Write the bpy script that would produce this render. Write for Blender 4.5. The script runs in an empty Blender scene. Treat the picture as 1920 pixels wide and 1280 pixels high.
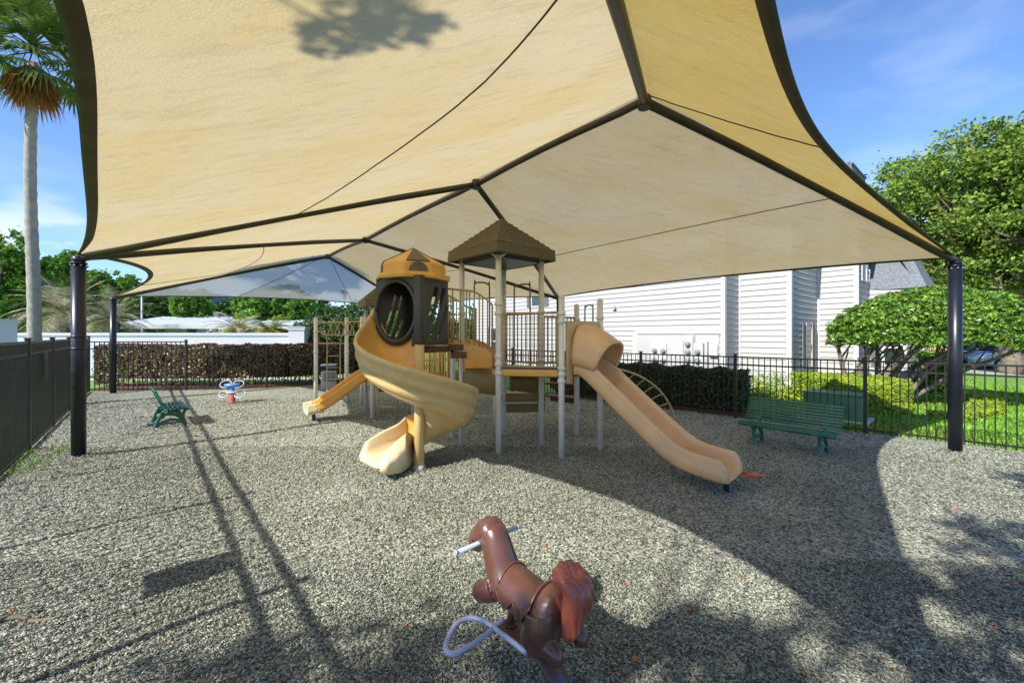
import bpy, bmesh, math, random
import numpy as np
from mathutils import Vector, Matrix, noise as mnoise
random.seed(7); np.random.seed(7)
D = bpy.data; SC = bpy.context.scene
col = SC.collection
R = math.radians; PI = math.pi

# ---------------------------------------------------------------- camera
CAMH = 2.1; FPX = 760.0; HOR = 627.0
cam = D.cameras.new('camera'); camo = D.objects.new('camera', cam); col.objects.link(camo)
camo.location = (0, 0, CAMH); camo.rotation_euler = (R(90), 0, 0)
cam.sensor_width = 36; cam.lens = 36*FPX/1920; cam.shift_y = (HOR-640)/1920.0
cam.clip_start = 0.05; cam.clip_end = 3000
SC.camera = camo

# ---------------------------------------------------------------- sun and sky
SUN_EL = R(37.6); ts = Vector((-0.735, -0.68, 0)).normalized()
TOSUN = Vector((ts.x*math.cos(SUN_EL), ts.y*math.cos(SUN_EL), math.sin(SUN_EL)))
sl = D.lights.new('sun', 'SUN'); sl.energy = 5.0; sl.angle = R(0.55); sl.color = (1.0, 0.955, 0.87)
so = D.objects.new('sun', sl); col.objects.link(so); so.rotation_euler = TOSUN.to_track_quat('Z', 'Y').to_euler()
so.location = (0, 0, 30)
W = D.worlds.new('World'); SC.world = W; W.use_nodes = True
nt = W.node_tree; nt.nodes.clear()
wo = nt.nodes.new('ShaderNodeOutputWorld'); bg = nt.nodes.new('ShaderNodeBackground')
sky = nt.nodes.new('ShaderNodeTexSky'); sky.sky_type = 'NISHITA'; sky.sun_disc = False
sky.sun_elevation = SUN_EL; sky.sun_rotation = math.atan2(TOSUN.x, TOSUN.y)
sky.air_density = 1.0; sky.dust_density = 0.25; sky.ozone_density = 2.2; sky.altitude = 0
tc = nt.nodes.new('ShaderNodeTexCoord')
mp = nt.nodes.new('ShaderNodeMapping'); mp.inputs['Scale'].default_value = (1.2, 3.2, 7.0); mp.inputs['Rotation'].default_value = (0.25, 0.35, 0.9)
nz = nt.nodes.new('ShaderNodeTexNoise'); nz.inputs['Scale'].default_value = 1.4; nz.inputs['Detail'].default_value = 6; nz.inputs['Roughness'].default_value = .55
nt.links.new(tc.outputs['Generated'], mp.inputs['Vector']); nt.links.new(mp.outputs[0], nz.inputs['Vector'])
rp = nt.nodes.new('ShaderNodeValToRGB'); rp.color_ramp.elements[0].position = .5; rp.color_ramp.elements[1].position = .86
rp.color_ramp.elements[0].color = (0, 0, 0, 1); rp.color_ramp.elements[1].color = (.34, .34, .34, 1)
nt.links.new(nz.outputs['Fac'], rp.inputs[0])
# low cumulus band near the horizon
mp2 = nt.nodes.new('ShaderNodeMapping'); mp2.inputs['Scale'].default_value = (6, 6, 14)
nz2 = nt.nodes.new('ShaderNodeTexNoise'); nz2.inputs['Scale'].default_value = 1.0; nz2.inputs['Detail'].default_value = 5
nt.links.new(tc.outputs['Generated'], mp2.inputs['Vector']); nt.links.new(mp2.outputs[0], nz2.inputs['Vector'])
rp2 = nt.nodes.new('ShaderNodeValToRGB'); rp2.color_ramp.elements[0].position = .50; rp2.color_ramp.elements[1].position = .60
nt.links.new(nz2.outputs['Fac'], rp2.inputs[0])
sx = nt.nodes.new('ShaderNodeSeparateXYZ'); nt.links.new(tc.outputs['Generated'], sx.inputs[0])
rp3 = nt.nodes.new('ShaderNodeValToRGB'); e = rp3.color_ramp.elements
e[0].position = 0.0; e[0].color = (1, 1, 1, 1); e[1].position = 0.24; e[1].color = (0, 0, 0, 1); k = e.new(.15); k.color = (.8, .8, .8, 1)
nt.links.new(sx.outputs['Z'], rp3.inputs[0])
mm = nt.nodes.new('ShaderNodeMath'); mm.operation = 'MULTIPLY'; nt.links.new(rp2.outputs[0], mm.inputs[0]); nt.links.new(rp3.outputs[0], mm.inputs[1])
ma = nt.nodes.new('ShaderNodeMath'); ma.operation = 'MAXIMUM'; nt.links.new(mm.outputs[0], ma.inputs[0]); nt.links.new(rp.outputs[0], ma.inputs[1])
tint = nt.nodes.new('ShaderNodeMix'); tint.data_type = 'RGBA'; tint.blend_type = 'MULTIPLY'; tint.inputs[0].default_value = 1
nt.links.new(sky.outputs[0], tint.inputs[6]); tint.inputs[7].default_value = (.78, .94, 1.20, 1)
mx = nt.nodes.new('ShaderNodeMix'); mx.data_type = 'RGBA'
nt.links.new(ma.outputs[0], mx.inputs[0]); nt.links.new(tint.outputs[2], mx.inputs[6]); mx.inputs[7].default_value = (5.4, 5.8, 6.4, 1)
nt.links.new(mx.outputs[2], bg.inputs[0]); bg.inputs[1].default_value = 0.128
nt.links.new(bg.outputs[0], wo.inputs[0])
SC.view_settings.view_transform = 'Standard'; SC.view_settings.look = 'None'; SC.view_settings.exposure = 0.65; SC.view_settings.gamma = 1
SC.render.engine = 'CYCLES'; SC.cycles.max_bounces = 7; SC.cycles.transparent_max_bounces = 12
SC.cycles.diffuse_bounces = 4; SC.cycles.glossy_bounces = 3; SC.cycles.transmission_bounces = 4
SC.cycles.use_denoising = True; SC.cycles.sample_clamp_indirect = 6

# ---------------------------------------------------------------- helpers
def at(px, py, z=0.0):
    """point of the photograph that lies on the level z"""
    y = (CAMH-z)*FPX/(py-HOR); return Vector(((px-960)/FPX*y, y, z))
def aty(px, py, y):
    return Vector(((px-960)/FPX*y, y, CAMH-(py-HOR)/FPX*y))
OFF = {}
def reg(o, parent, loc):
    col.objects.link(o)
    if parent is not None:
        o.parent = parent; OFF[o.name] = OFF[parent.name].copy()
    else:
        o.location = loc; OFF[o.name] = Vector(loc)
def thing(name, label, cat, loc=(0, 0, 0), group=None, kind=None):
    o = D.objects.new(name, None); o.empty_display_size = .2; reg(o, None, loc); tag(o, label, cat, group, kind); return o
def tag(o, label=None, cat=None, group=None, kind=None):
    if label: o['label'] = label
    if cat: o['category'] = cat
    if group: o['group'] = group
    if kind: o['kind'] = kind
    return o
def kids(o): return [c for c in list(o.children)]
def copy_tree(o, parent=None):
    c = o.copy(); col.objects.link(c); c.parent = parent
    for ch in kids(o): copy_tree(ch, c)
    OFF[c.name] = OFF.get(o.name, Vector()).copy()
    return c

class MB:
    def __init__(s): s.v = []; s.f = []; s.sm = []
    def add(s, vs, fs, smooth=False):
        b = len(s.v); s.v.extend([tuple(v) for v in vs]); s.f.extend([tuple(i+b for i in f) for f in fs]); s.sm.extend([smooth]*len(fs)); return s
    def box(s, c, size, rz=0.0, rx=0.0, ry=0.0, M=None):
        hx, hy, hz = [a/2 for a in size]
        m = M if M is not None else (Matrix.Rotation(rz, 3, 'Z') @ Matrix.Rotation(ry, 3, 'Y') @ Matrix.Rotation(rx, 3, 'X'))
        c = Vector(c)
        vs = [c + m @ Vector((x, y, z)) for x in (-hx, hx) for y in (-hy, hy) for z in (-hz, hz)]
        return s.add(vs, [(0, 1, 3, 2), (4, 6, 7, 5), (0, 4, 5, 1), (2, 3, 7, 6), (0, 2, 6, 4), (1, 5, 7, 3)])
    def bar(s, p, q, w, h=None, up=(0, 0, 1)):
        p = Vector(p); q = Vector(q); h = h or w; d = (q-p); L = d.length; d.normalize()
        u = Vector(up)
        if abs(d.dot(u)) > .98: u = Vector((0, 1, 0))
        x = d.cross(u).normalized(); z = x.cross(d).normalized()
        m = Matrix((x, d, z)).transposed()
        return s.box((p+q)/2, (w, L, h), M=m)
    def tube(s, path, r, n=8, cap=True, smooth=True, closed=False):
        P = [Vector(p) for p in path]; N = len(P)
        rs = r if isinstance(r, (list, tuple)) else [r]*N
        tang = []
        for i in range(N):
            if closed: t = P[(i+1) % N]-P[i-1]
            elif i == 0: t = P[1]-P[0]
            elif i == N-1: t = P[-1]-P[-2]
            else: t = (P[i+1]-P[i]).normalized()+(P[i]-P[i-1]).normalized()
            if t.length < 1e-9: t = Vector((0, 0, 1))
            tang.append(t.normalized())
        a = Vector((0, 0, 1)) if abs(tang[0].z) < .9 else Vector((1, 0, 0))
        x = tang[0].cross(a).normalized(); vs = []
        for i in range(N):
            x = (x - tang[i]*x.dot(tang[i]))
            if x.length < 1e-6: x = tang[i].orthogonal()
            x.normalize(); y = tang[i].cross(x)
            rr = rs[i]; ra, rb = (rr if isinstance(rr, tuple) else (rr, rr))
            for k in range(n):
                t = 2*PI*k/n; vs.append(P[i]+x*ra*math.cos(t)+y*rb*math.sin(t))
        fs = []
        for i in range(N if closed else N-1):
            j = (i+1) % N
            for k in range(n):
                l = (k+1) % n; fs.append((i*n+k, i*n+l, j*n+l, j*n+k))
        s.add(vs, fs, smooth)
        if cap and not closed:
            b = len(s.v)-len(vs); s.f.append(tuple(b+k for k in range(n))[::-1]); s.sm.append(False)
            s.f.append(tuple(b+(N-1)*n+k for k in range(n))); s.sm.append(False)
        return s
    def cyl(s, p, q, r, n=14, r2=None): return s.tube([p, q], [r, r if r2 is None else r2], n)
    def prism(s, poly, d, smooth=False):
        """poly: list of 3D points, extruded by vector d"""
        d = Vector(d); P = [Vector(p) for p in poly]; n = len(P)
        s.add(P+[p+d for p in P], [tuple(range(n))[::-1], tuple(range(n, 2*n))] + [(i, (i+1) % n, n+(i+1) % n, n+i) for i in range(n)], smooth); return s
    def lathe(s, c, prof, n=20, smooth=True, squash=1.0):
        c = Vector(c); vs = []
        for r, z in prof:
            for k in range(n):
                t = 2*PI*k/n; vs.append(c+Vector((r*math.cos(t), r*math.sin(t)*squash, z)))
        fs = [(i*n+k, i*n+(k+1) % n, (i+1)*n+(k+1) % n, (i+1)*n+k) for i in range(len(prof)-1) for k in range(n)]
        s.add(vs, fs, smooth); b = len(s.v)-len(vs)
        s.f.append(tuple(b+k for k in range(n))[::-1]); s.sm.append(False)
        s.f.append(tuple(b+(len(prof)-1)*n+k for k in range(n))); s.sm.append(False)
        return s
    def grid(s, rows, smooth=True, close_u=False):
        m = len(rows[0]); vs = [p for r in rows for p in r]; fs = []
        for i in range(len(rows)-1):
            for k in range(m if close_u else m-1):
                l = (k+1) % m; fs.append((i*m+k, i*m+l, (i+1)*m+l, (i+1)*m+k))
        return s.add(vs, fs, smooth)
    def build(s, name, mat, parent=None, loc=None, fix=True):
        if parent is None and loc is None:
            a = np.array(s.v); loc = (float(a[:, 0].mean()), float(a[:, 1].mean()), float(a[:, 2].min()))
        base = OFF[parent.name] if parent is not None else Vector(loc)
        me = D.meshes.new(name)
        me.from_pydata([(v[0]-base.x, v[1]-base.y, v[2]-base.z) for v in s.v], [], s.f)
        me.polygons.foreach_set('use_smooth', s.sm)
        if fix:
            bm = bmesh.new(); bm.from_mesh(me); bmesh.ops.recalc_face_normals(bm, faces=bm.faces); bm.to_mesh(me); bm.free()
        me.materials.append(mat); me.update()
        o = D.objects.new(name, me); reg(o, parent, loc if parent is None else None)
        return o
def bevel(o, w, seg=2):
    m = o.modifiers.new('bevel', 'BEVEL'); m.width = w; m.segments = seg; m.limit_method = 'ANGLE'; m.angle_limit = R(40)
    for p in o.data.polygons: p.use_smooth = True
    return o
def solid(o, t, off=0.0):
    m = o.modifiers.new('solid', 'SOLIDIFY'); m.thickness = t; m.offset = off; return o
def arrmesh(name, V, F, mat, parent=None, loc=(0, 0, 0), smooth=False):
    """V (n,3) numpy, F (m,4) quads"""
    base = np.array(OFF[parent.name]) if parent is not None else np.array(loc)
    me = D.meshes.new(name); n = len(V); m = len(F); w = F.shape[1]
    me.vertices.add(n); me.vertices.foreach_set('co', (V-base).astype(np.float32).ravel())
    me.loops.add(m*w); me.loops.foreach_set('vertex_index', F.astype(np.int32).ravel())
    me.polygons.add(m); me.polygons.foreach_set('loop_start', (np.arange(m)*w).astype(np.int32))
    me.update(calc_edges=True)
    if smooth: me.polygons.foreach_set('use_smooth', np.ones(m, bool))
    me.materials.append(mat); o = D.objects.new(name, me); reg(o, parent, loc); return o
def bez(pts, n=8):
    """Catmull-Rom through pts"""
    P = [Vector(p) for p in pts]; P = [2*P[0]-P[1]]+P+[2*P[-1]-P[-2]]; out = []
    for i in range(1, len(P)-2):
        for k in range(n):
            t = k/n; a, b, c, d = P[i-1], P[i], P[i+1], P[i+2]
            out.append(.5*((2*b)+(c-a)*t+(2*a-5*b+4*c-d)*t*t+(3*b-a-3*c+d)*t**3))
    out.append(P[-2]); return out

# ---------------------------------------------------------------- materials
def mat(name, c, rough=.6, metal=0.0, var=.0, vs=6.0, bump=0.0, bs=40.0, c2=None, spec=.5, island=0.0, transl=0.0, coat=0.0, dirt=None):
    m = D.materials.new(name); m.use_nodes = True; t = m.node_tree; b = t.nodes['Principled BSDF']
    b.inputs['Roughness'].default_value = rough; b.inputs['Metallic'].default_value = metal
    b.inputs['Specular IOR Level'].default_value = spec; b.inputs['Coat Weight'].default_value = coat
    b.inputs['Base Color'].default_value = (*c, 1)
    L = t.links
    tcn = t.nodes.new('ShaderNodeTexCoord'); last = None
    if var > 0 or c2:
        n = t.nodes.new('ShaderNodeTexNoise'); n.inputs['Scale'].default_value = vs; n.inputs['Detail'].default_value = 5; n.inputs['Roughness'].default_value = .6
        L.new(tcn.outputs['Object'], n.inputs['Vector'])
        r = t.nodes.new('ShaderNodeValToRGB'); r.color_ramp.elements[0].position = .32; r.color_ramp.elements[1].position = .68
        cc = c2 or tuple(x*(1-var) for x in c); ch = c if c2 else tuple(min(1, x*(1+var*.6)) for x in c)
        r.color_ramp.elements[0].color = (*cc, 1); r.color_ramp.elements[1].color = (*ch, 1)
        L.new(n.outputs['Fac'], r.inputs[0]); last = r.outputs[0]
    if island > 0:
        g = t.nodes.new('ShaderNodeNewGeometry'); hs = t.nodes.new('ShaderNodeHueSaturation')
        mr = t.nodes.new('ShaderNodeMapRange'); mr.inputs[3].default_value = 1-island; mr.inputs[4].default_value = 1+island
        L.new(g.outputs['Random Per Island'], mr.inputs[0]); L.new(mr.outputs[0], hs.inputs['Value'])
        mr2 = t.nodes.new('ShaderNodeMapRange'); mr2.inputs[3].default_value = .5+island*.05; mr2.inputs[4].default_value = .5-island*.07
        L.new(g.outputs['Random Per Island'], mr2.inputs[0]); L.new(mr2.outputs[0], hs.inputs['Hue'])
        if last: L.new(last, hs.inputs['Color'])
        else: hs.inputs['Color'].default_value = (*c, 1)
        last = hs.outputs[0]
    if dirt:
        n = t.nodes.new('ShaderNodeTexNoise'); n.inputs['Scale'].default_value = dirt[1]; n.inputs['Detail'].default_value = 8; n.inputs['Roughness'].default_value = .75
        L.new(tcn.outputs['Object'], n.inputs['Vector'])
        r = t.nodes.new('ShaderNodeValToRGB'); r.color_ramp.elements[0].position = .52; r.color_ramp.elements[1].position = .75
        r.color_ramp.elements[0].color = (0, 0, 0, 1); r.color_ramp.elements[1].color = (dirt[2],)*3+(1,)
        L.new(n.outputs['Fac'], r.inputs[0]); mxn = t.nodes.new('ShaderNodeMix'); mxn.data_type = 'RGBA'
        L.new(r.outputs[0], mxn.inputs[0])
        if last: L.new(last, mxn.inputs[6])
        else: mxn.inputs[6].default_value = (*c, 1)
        mxn.inputs[7].default_value = (*dirt[0], 1); last = mxn.outputs[2]
        rr = t.nodes.new('ShaderNodeMapRange'); rr.inputs[3].default_value = rough; rr.inputs[4].default_value = min(1, rough+.3)
        L.new(r.outputs[0], rr.inputs[0]); L.new(rr.outputs[0], b.inputs['Roughness'])
    if last: L.new(last, b.inputs['Base Color'])
    if bump > 0:
        n = t.nodes.new('ShaderNodeTexNoise'); n.inputs['Scale'].default_value = bs; n.inputs['Detail'].default_value = 4
        L.new(tcn.outputs['Object'], n.inputs['Vector']); bp = t.nodes.new('ShaderNodeBump'); bp.inputs['Strength'].default_value = bump; bp.inputs['Distance'].default_value = .02
        L.new(n.outputs['Fac'], bp.inputs['Height']); L.new(bp.outputs[0], b.inputs['Normal'])
    if transl > 0:
        tr = t.nodes.new('ShaderNodeBsdfTranslucent'); mxs = t.nodes.new('ShaderNodeMixShader'); mxs.inputs[0].default_value = transl
        if last: L.new(last, tr.inputs[0])
        else: tr.inputs[0].default_value = (*c, 1)
        L.new(b.outputs[0], mxs.inputs[1]); L.new(tr.outputs[0], mxs.inputs[2]); L.new(mxs.outputs[0], t.nodes['Material Output'].inputs[0])
    return m
M = {}
M['black'] = mat('black_powder_coat', (.008, .010, .018), .34, var=.3, vs=3, dirt=((.04, .042, .045), 2.2, .3))
M['beam'] = mat('bronze_beam_paint', (.038, .030, .020), .42, var=.3, vs=3)
M['fence'] = mat('dark_fence_paint', (.016, .014, .012), .38, var=.2)
M['fenceL'] = mat('weathered_fence_paint', (.040, .036, .029), .42, var=.35, vs=5, dirt=((.12, .10, .07), 4, .35))
M['post'] = mat('tan_post_paint', (.74, .69, .63), .42, var=.08, vs=5, dirt=((.25, .17, .1), 7, .35))
M['vinyl'] = mat('tan_rail_paint', (.47, .32, .16), .45, var=.1, dirt=((.2, .12, .06), 9, .4))
M['rail'] = mat('brown_rail_paint', (.22, .14, .07), .45, var=.2)
M['ochre'] = mat('ochre_plastic', (.74, .38, .085), .36, var=.12, vs=2.5, bump=.02, bs=90, dirt=((.42, .26, .12), 3, .5))
M['tan'] = mat('faded_tan_plastic', (.62, .42, .18), .40, var=.12, vs=1.6, bump=.02, bs=80, dirt=((.36, .27, .17), 5, .6))
M['peach'] = mat('peach_tan_plastic', (.70, .43, .22), .36, var=.10, vs=1.6, bump=.02, bs=80, dirt=((.50, .38, .27), 6, .7))
M['cream'] = mat('pale_cream_plastic', (.74, .60, .38), .5, var=.06, vs=2, dirt=((.5, .4, .25), 5, .4))  # slide exits, a paler cream than the other slide plastics
M['hood'] = mat('dark_olive_brown_plastic', (.042, .036, .026), .42, var=.2, vs=3, bump=.02, bs=80)
M['olive'] = mat('olive_tan_plastic', (.22, .155, .045), .5, var=.15, vs=2)
M['roofp'] = mat('roof_plastic', (.125, .098, .06), .6, var=.2, vs=8)
M['deck'] = mat('brown_deck_coating', (.11, .05, .025), .6, var=.2)
M['green'] = mat('green_bench_paint', (.022, .13, .085), .38, var=.2, vs=4, dirt=((.09, .2, .15), 5, .5))
M['steel'] = mat('galvanised_tube', (.45, .47, .5), .35, metal=.6, var=.1)
M['ltube'] = mat('pale_painted_tube', (.40, .44, .60), .38, var=.12, dirt=((.3, .25, .2), 12, .4))
M['horse'] = mat('brown_moulded_plastic', (.115, .046, .034), .30, var=.22, vs=4, coat=.35, dirt=((.16, .08, .05), 5, .35))
M['mane'] = mat('red_brown_plastic', (.36, .085, .045), .33, c2=(.17, .05, .04), vs=5, coat=.3)
M['white'] = mat('white_siding_paint', (.385, .38, .375), .6, var=.03, vs=.8)
M['whitewall'] = mat('white_stucco', (.52, .53, .60), .8, var=.05, vs=.6, bump=.2, bs=30)
M['trim'] = mat('white_trim_paint', (.55, .548, .545), .5)
M['glass'] = mat('window_glass', (.03, .04, .05), .06, spec=.8)
M['shutter'] = mat('grey_shutter_paint', (.16, .165, .18), .55, var=.15)
M['shingle'] = mat('grey_roof_shingle', (.17, .185, .21), .9, var=.35, vs=14, bump=.6, bs=25)
M['concrete'] = mat('pale_concrete', (.50, .48, .45), .9, var=.12, vs=2, bump=.15, bs=60)
M['asphalt'] = mat('asphalt', (.06, .06, .065), .9, var=.25, vs=4, bump=.3, bs=80)
M['bark'] = mat('grey_brown_bark', (.20, .16, .12), .95, var=.5, vs=9, bump=.8, bs=28)
M['palmbark'] = mat('grey_palm_bark', (.33, .30, .28), .95, var=.25, vs=7, bump=.7, bs=18)
M['oakleaf'] = mat('oak_leaf', (.17, .28, .035), .55, var=.4, vs=1.3, island=.45, transl=.32)
M['treeleaf'] = mat('bright_tree_leaf', (.13, .30, .030), .6, var=.4, vs=.5, island=.4, transl=.4)
M['darkleaf'] = mat('dark_tree_leaf', (.055, .13, .028), .55, var=.4, vs=.7, island=.4, transl=.25)
M['topleaf'] = mat('topiary_leaf', (.13, .28, .03), .42, var=.5, vs=3.0, island=.65, transl=.3)
M['hedgeleaf'] = mat('dark_hedge_leaf', (.05, .09, .035), .45, var=.4, vs=3, island=.5, transl=.2)
M['ylhedge'] = mat('yellow_green_hedge_leaf', (.38, .46, .035), .5, var=.3, vs=2.0, c2=(.18, .36, .03), island=.3, transl=.35)
M['brownhedge'] = mat('bronze_hedge_leaf', (.27, .25, .12), .45, var=.3, vs=2, c2=(.17, .12, .07), island=.8, transl=.25)
M['redtip'] = mat('red_hedge_tip', (.30, .10, .07), .5, island=.4, transl=.3)
M['hedgecore'] = mat('hedge_twigs', (.045, .035, .022), .95, var=.4, vs=12, bump=.6, bs=30)
M['palmleaf'] = mat('palm_frond', (.10, .17, .03), .5, var=.35, vs=2, island=.4, transl=.3)
M['deadpalm'] = mat('dead_palm_frond', (.42, .19, .055), .8, var=.35, vs=3, island=.4, transl=.3)
M['drypalm'] = mat('dry_tan_frond', (.56, .50, .34), .75, var=.3, vs=2, island=.35, transl=.3)
M['ylpalm'] = mat('yellowing_frond', (.50, .46, .07), .6, var=.35, vs=1.5, c2=(.10, .17, .03), island=.35, transl=.3)
M['grassb'] = mat('lawn_blade', (.20, .42, .035), .6, var=.3, vs=.7, island=.3, transl=.35)
M['orange'] = mat('faded_orange_plastic', (.60, .13, .05), .5, var=.2, vs=9)
M['utility'] = mat('green_utility_paint', (.07, .20, .11), .5, var=.12, vs=2, dirt=((.22, .28, .22), 3, .4))
M['leafdry'] = mat('dry_fallen_leaf', (.34, .13, .045), .7, island=.5)
M['pale'] = mat('pale_wood_chip', (.5, .42, .3), .8, island=.4)
M['grey'] = mat('grey_plastic', (.35, .37, .42), .45, var=.1)
M['cabinet'] = mat('pale_grey_enamel', (.42, .42, .42), .5, var=.1)
M['meter'] = mat('meter_glass', (.22, .24, .24), .2, var=.4, vs=20)
M['metalroof'] = mat('white_metal_roof', (.62, .66, .74), .45, var=.1, vs=1)
M['carwhite'] = mat('white_car_paint', (.72, .73, .75), .25, coat=.6)
M['carblue'] = mat('silver_blue_car_paint', (.25, .33, .45), .25, coat=.6)
M['tyre'] = mat('tyre_rubber', (.015, .015, .016), .8)
M['bluep'] = mat('blue_toy_plastic', (.08, .24, .58), .4, var=.1)
M['redp'] = mat('red_spring_paint', (.60, .07, .06), .4, dirt=((.7, .7, .7), 14, .5))
M['paleblue'] = mat('pale_blue_plastic', (.45, .52, .68), .4)
M['bluestrip'] = mat('worn_blue_strip', (.115, .065, .05), .4, var=.1)
t = M['bluestrip'].node_tree; b = t.nodes['Principled BSDF']
n = t.nodes.new('ShaderNodeTexNoise'); n.inputs['Scale'].default_value = 9; g = t.nodes.new('ShaderNodeTexCoord'); sp = t.nodes.new('ShaderNodeSeparateXYZ')
t.links.new(g.outputs['Object'], n.inputs['Vector']); t.links.new(g.outputs['Object'], sp.inputs[0])
a1 = t.nodes.new('ShaderNodeMath'); a1.operation = 'MULTIPLY_ADD'; t.links.new(n.outputs['Fac'], a1.inputs[0]); a1.inputs[1].default_value = -.25; t.links.new(sp.outputs['Z'], a1.inputs[2])
r = t.nodes.new('ShaderNodeValToRGB'); r.color_ramp.elements[0].position = .07; r.color_ramp.elements[0].color = (.02, .09, .5, 1); r.color_ramp.elements[1].position = .10; r.color_ramp.elements[1].color = (.115, .065, .05, 1)
t.links.new(a1.outputs[0], r.inputs[0]); t.links.new(r.outputs[0], b.inputs['Base Color'])

def canopy_mat(name, c, cy, porous):
    m = D.materials.new(name); m.use_nodes = True; t = m.node_tree; L = t.links; t.nodes.clear()
    out = t.nodes.new('ShaderNodeOutputMaterial'); g = t.nodes.new('ShaderNodeTexCoord')
    def noise(sc, det, ro, scale=(1, 1, 1)):
        mpn = t.nodes.new('ShaderNodeMapping'); mpn.inputs['Scale'].default_value = scale
        mpn.inputs['Rotation'].default_value = (0, 0, R(-40)); L.new(g.outputs['Object'], mpn.inputs[0])
        n = t.nodes.new('ShaderNodeTexNoise'); n.inputs['Scale'].default_value = sc; n.inputs['Detail'].default_value = det; n.inputs['Roughness'].default_value = ro
        L.new(mpn.outputs[0], n.inputs['Vector']); return n.outputs['Fac']
    def ramp(v, a, b, ca, cb):
        r = t.nodes.new('ShaderNodeValToRGB'); r.color_ramp.elements[0].position = a; r.color_ramp.elements[1].position = b
        r.color_ramp.elements[0].color = (*ca, 1); r.color_ramp.elements[1].color = (*cb, 1); L.new(v, r.inputs[0]); return r.outputs[0]
    base = ramp(noise(.5, 7, .62, (1, 1.8, 1)), .36, .66, cy, c)                       # yellowed and pale patches of old cloth
    st = ramp(noise(2.2, 9, .72, (1, 4.5, 1)), .50, .74, (0, 0, 0), (.34, .34, .34))  # mildew streaks across the cloth
    mx1 = t.nodes.new('ShaderNodeMix'); mx1.data_type = 'RGBA'; L.new(st, mx1.inputs[0]); L.new(base, mx1.inputs[6]); mx1.inputs[7].default_value = (.30, .24, .13, 1)
    sp = ramp(noise(16, 5, .7, (1, 6, 1)), .55, .72, (0, 0, 0), (.30, .30, .30))
    mx2 = t.nodes.new('ShaderNodeMix'); mx2.data_type = 'RGBA'; L.new(sp, mx2.inputs[0]); L.new(mx1.outputs[2], mx2.inputs[6]); mx2.inputs[7].default_value = (.20, .15, .09, 1)
    w = ramp(noise(60, 3, .6, (1, 6, 1)), .3, .7, (.80, .80, .80), (1.0, 1.0, 1.0))
    mu = t.nodes.new('ShaderNodeMix'); mu.data_type = 'RGBA'; mu.blend_type = 'MULTIPLY'; mu.inputs[0].default_value = 1; L.new(mx2.outputs[2], mu.inputs[6]); L.new(w, mu.inputs[7])
    d = t.nodes.new('ShaderNodeBsdfDiffuse'); tr = t.nodes.new('ShaderNodeBsdfTranslucent'); L.new(mu.outputs[2], d.inputs[0]); L.new(mu.outputs[2], tr.inputs[0])
    bp = t.nodes.new('ShaderNodeBump'); bp.inputs['Strength'].default_value = .55; bp.inputs['Distance'].default_value = .02; L.new(noise(38, 4, .65, (1, 3, 1)), bp.inputs['Height'])
    L.new(bp.outputs[0], d.inputs['Normal']); L.new(bp.outputs[0], tr.inputs['Normal'])
    ms = t.nodes.new('ShaderNodeMixShader'); ms.inputs[0].default_value = .48; L.new(d.outputs[0], ms.inputs[1]); L.new(tr.outputs[0], ms.inputs[2])
    tp = t.nodes.new('ShaderNodeBsdfTransparent'); tp.inputs[0].default_value = (.9, .9, .9, 1); m2 = t.nodes.new('ShaderNodeMixShader'); m2.inputs[0].default_value = porous
    L.new(ms.outputs[0], m2.inputs[1]); L.new(tp.outputs[0], m2.inputs[2]); L.new(m2.outputs[0], out.inputs[0]); return m
M['cloth'] = canopy_mat('sand_shade_cloth', (.78, .64, .39), (.76, .58, .27), .03)
M['clothg'] = canopy_mat('slope_lit_sand_cloth', (.88, .71, .42), (.84, .63, .30), .02)  # right slope's sand cloth, colour lightened to offset its tilt from the sun
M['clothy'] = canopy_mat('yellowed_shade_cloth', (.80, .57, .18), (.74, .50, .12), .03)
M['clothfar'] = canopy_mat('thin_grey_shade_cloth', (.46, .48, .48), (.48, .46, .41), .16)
M['hem'] = mat('brown_hem_webbing', (.085, .062, .026), .8, var=.3, vs=5)
M['seam'] = mat('dark_seam_thread', (.075, .055, .025), .9)

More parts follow.
